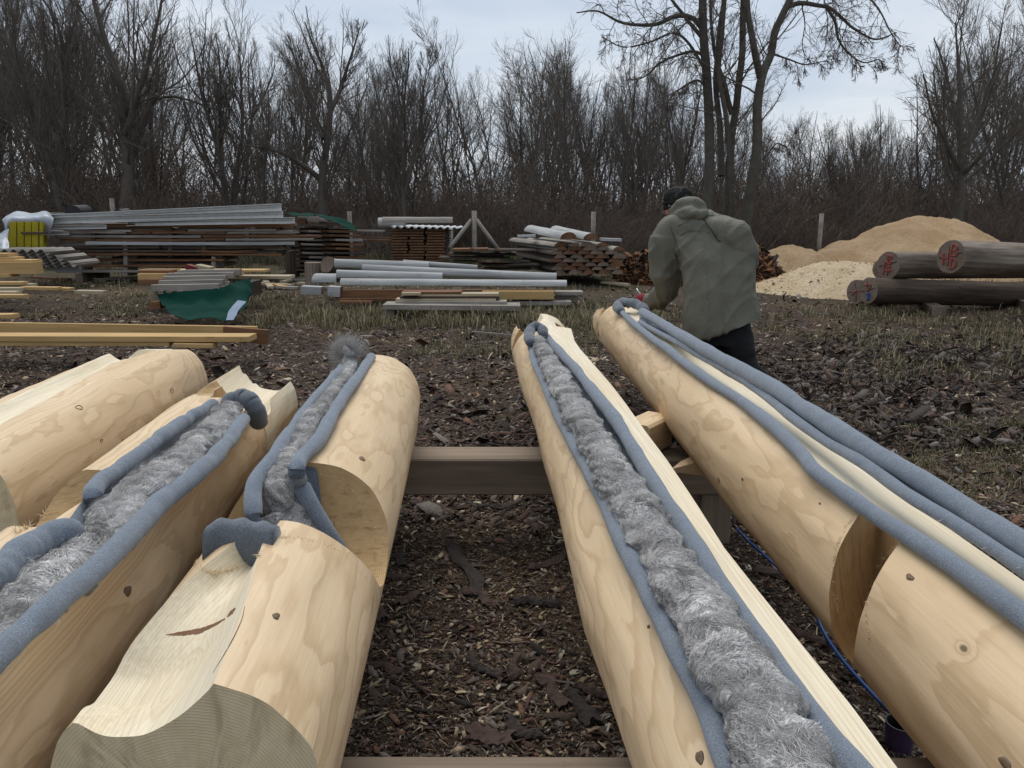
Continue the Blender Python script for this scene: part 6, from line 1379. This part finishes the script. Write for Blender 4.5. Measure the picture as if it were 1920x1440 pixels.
for i_, (p, q, w) in enumerate(strips):
    a, c = pz(*p, .0), pz(*q, .0); n = 16; m_ = 7; d = c-a; L = np.linalg.norm(d[:2]); d /= L; s_ = A3(-d[1], d[0], 0); V = []; w = w*.9
    rs = random.Random(i_); jl = [rs.uniform(-.22, .22) for _ in range(n)]; jr = [rs.uniform(-.22, .22) for _ in range(n)]; cur = rs.uniform(.3, 1.4)
    for j in range(n):
        t_ = j/(n-1); wd = w*(.85+.3*vn(np.array([[t_*4, i_, 0]]), 1)[0]); off = .020*vn(np.array([[t_*3, i_, 5]]), 2)[0]
        for h in range(m_):
            v = h/(m_-1)*2-1; ed = wd*.5*(1+(jl[j] if v < 0 else jr[j])); endj = .018*rs.uniform(-1, 1) if j in (0, n-1) else 0
            pnt = a+d*(L*t_+endj)+s_*(v*ed+off); z = float(gz(pnt[0], pnt[1]))+.014+cur*.011*(1-v*v)+.0035*rs.uniform(-1, 1)+.012*max(0, abs(t_-.5)-.3)*(i_ % 3)
            V.append([pnt[0], pnt[1], z])
    V = np.array(V); k = n*m_; F = []
    for j in range(n-1):
        for h in range(m_-1): e_ = j*m_+h; F += [[e_, e_+m_, e_+m_+1, e_+1], [k+e_+1, k+e_+m_+1, k+e_+m_, k+e_]]
        F += [[j*m_, k+j*m_, k+(j+1)*m_, (j+1)*m_], [(j+1)*m_+m_-1, k+(j+1)*m_+m_-1, k+j*m_+m_-1, j*m_+m_-1]]
    b = MB(); b.add(np.vstack([V, V-A3(0, 0, .006)]), F, 0, smooth=False); 
    where = 'in the gap left of the centre log' if p[0] < 1200 else 'beside the blue cable'
    tag(b.build('bark_strip', M_STRIP if i_ % 3 else M_STRIP2), 'torn strip of bark lying on the mulch '+where, 'bark strip', 'torn bark strips '+('in the central gap' if p[0] < 1200 else 'by the cable'))
# ------------------------------------------------------------------ grass
def grass(n, fx, seed, h, pal, name='dry_grass'):
    g = np.random.default_rng(seed); x, y = fx(g, n); n = len(x); a = g.uniform(0, 2*np.pi, n); H = h*np.exp(g.normal(0, .4, n)); w = .0022+.0016*g.random(n)+y*.00012
    d = np.stack([np.cos(a), np.sin(a), 0*a], 1); s_ = np.stack([-np.sin(a), np.cos(a), 0*a], 1); b0 = np.stack([x, y, gz(x, y)-.005], 1); ln = g.uniform(.1, .75, n)[:, None]
    p1 = b0+d*(H[:, None]*ln*.35)+np.array([0, 0, 1])*(H*.62)[:, None]; p2 = b0+d*(H[:, None]*ln)+np.array([0, 0, 1])*(H*g.uniform(.65, 1.0, n))[:, None]
    V = np.stack([b0-s_*w[:, None], b0+s_*w[:, None], p1+s_*w[:, None]*.8, p1-s_*w[:, None]*.8, p2, p2+s_*.0006], 1).reshape(-1, 3)
    b_ = (np.arange(n)*6)[:, None]; F = np.concatenate([b_+np.array([[0, 1, 2, 3]]), b_+np.array([[3, 2, 5, 4]])]); pal = np.array(pal); tone = np.repeat(pal[g.integers(0, len(pal), n)]*g.uniform(.7, 1.25, n)[:, None], 6, 0)
    o = fast_mesh(name, V, F, M_FIBRE, tone=tone); o['kind'] = 'stuff'
dry = [(.27, .22, .13), (.20, .165, .09), (.14, .12, .06), (.34, .29, .19), (.12, .12, .055)]; grn = [(.12, .12, .06), (.15, .135, .075), (.20, .165, .105)]
def clump(cx_, cy_, sx_, sy_, n_c):
    def f(g, n):
        c = np.stack([g.uniform(cx_-sx_, cx_+sx_, n_c), g.uniform(cy_-sy_, cy_+sy_, n_c)], 1); i = g.integers(0, n_c, n); s_ = g.uniform(.04, .22, n_c)[i]
        return c[i, 0]+g.normal(0, 1, n)*s_, c[i, 1]+g.normal(0, 1, n)*s_
    return f
grass(6500, clump(-.7, 10.9, 2.9, 1.0, 90), 1, .13, dry); grass(4500, clump(.4, 11.6, 3.2, 1.6, 70), 2, .08, grn+dry)
grass(4500, clump(.2, 8.9, 1.3, 1.0, 50), 3, .045, dry+grn)
grass(5000, clump(6.3, 11.2, 2.6, 1.6, 70), 4, .08, dry+grn); grass(11000, clump(3.3, 4.7, .9, .9, 90), 5, .030, grn+dry[:2]); grass(4500, clump(5.3, 8.2, 1.8, 1.4, 80), 6, .08, dry+grn)
grass(6000, clump(-4.2, 13.0, 3.0, 1.6, 90), 7, .08, dry); grass(9000, clump(2, 18.5, 13, 3.0, 300), 8, .09, dry+grn[:1]); grass(26000, clump(0, 23.5, 17, 2.0, 420), 9, .26, [(.11, .095, .055), (.15, .13, .075), (.08, .075, .04)]); grass(7000, clump(-1.1, 24.6, 2.4, .9, 60), 10, .22, [(.03, .085, .02), (.05, .10, .03)])
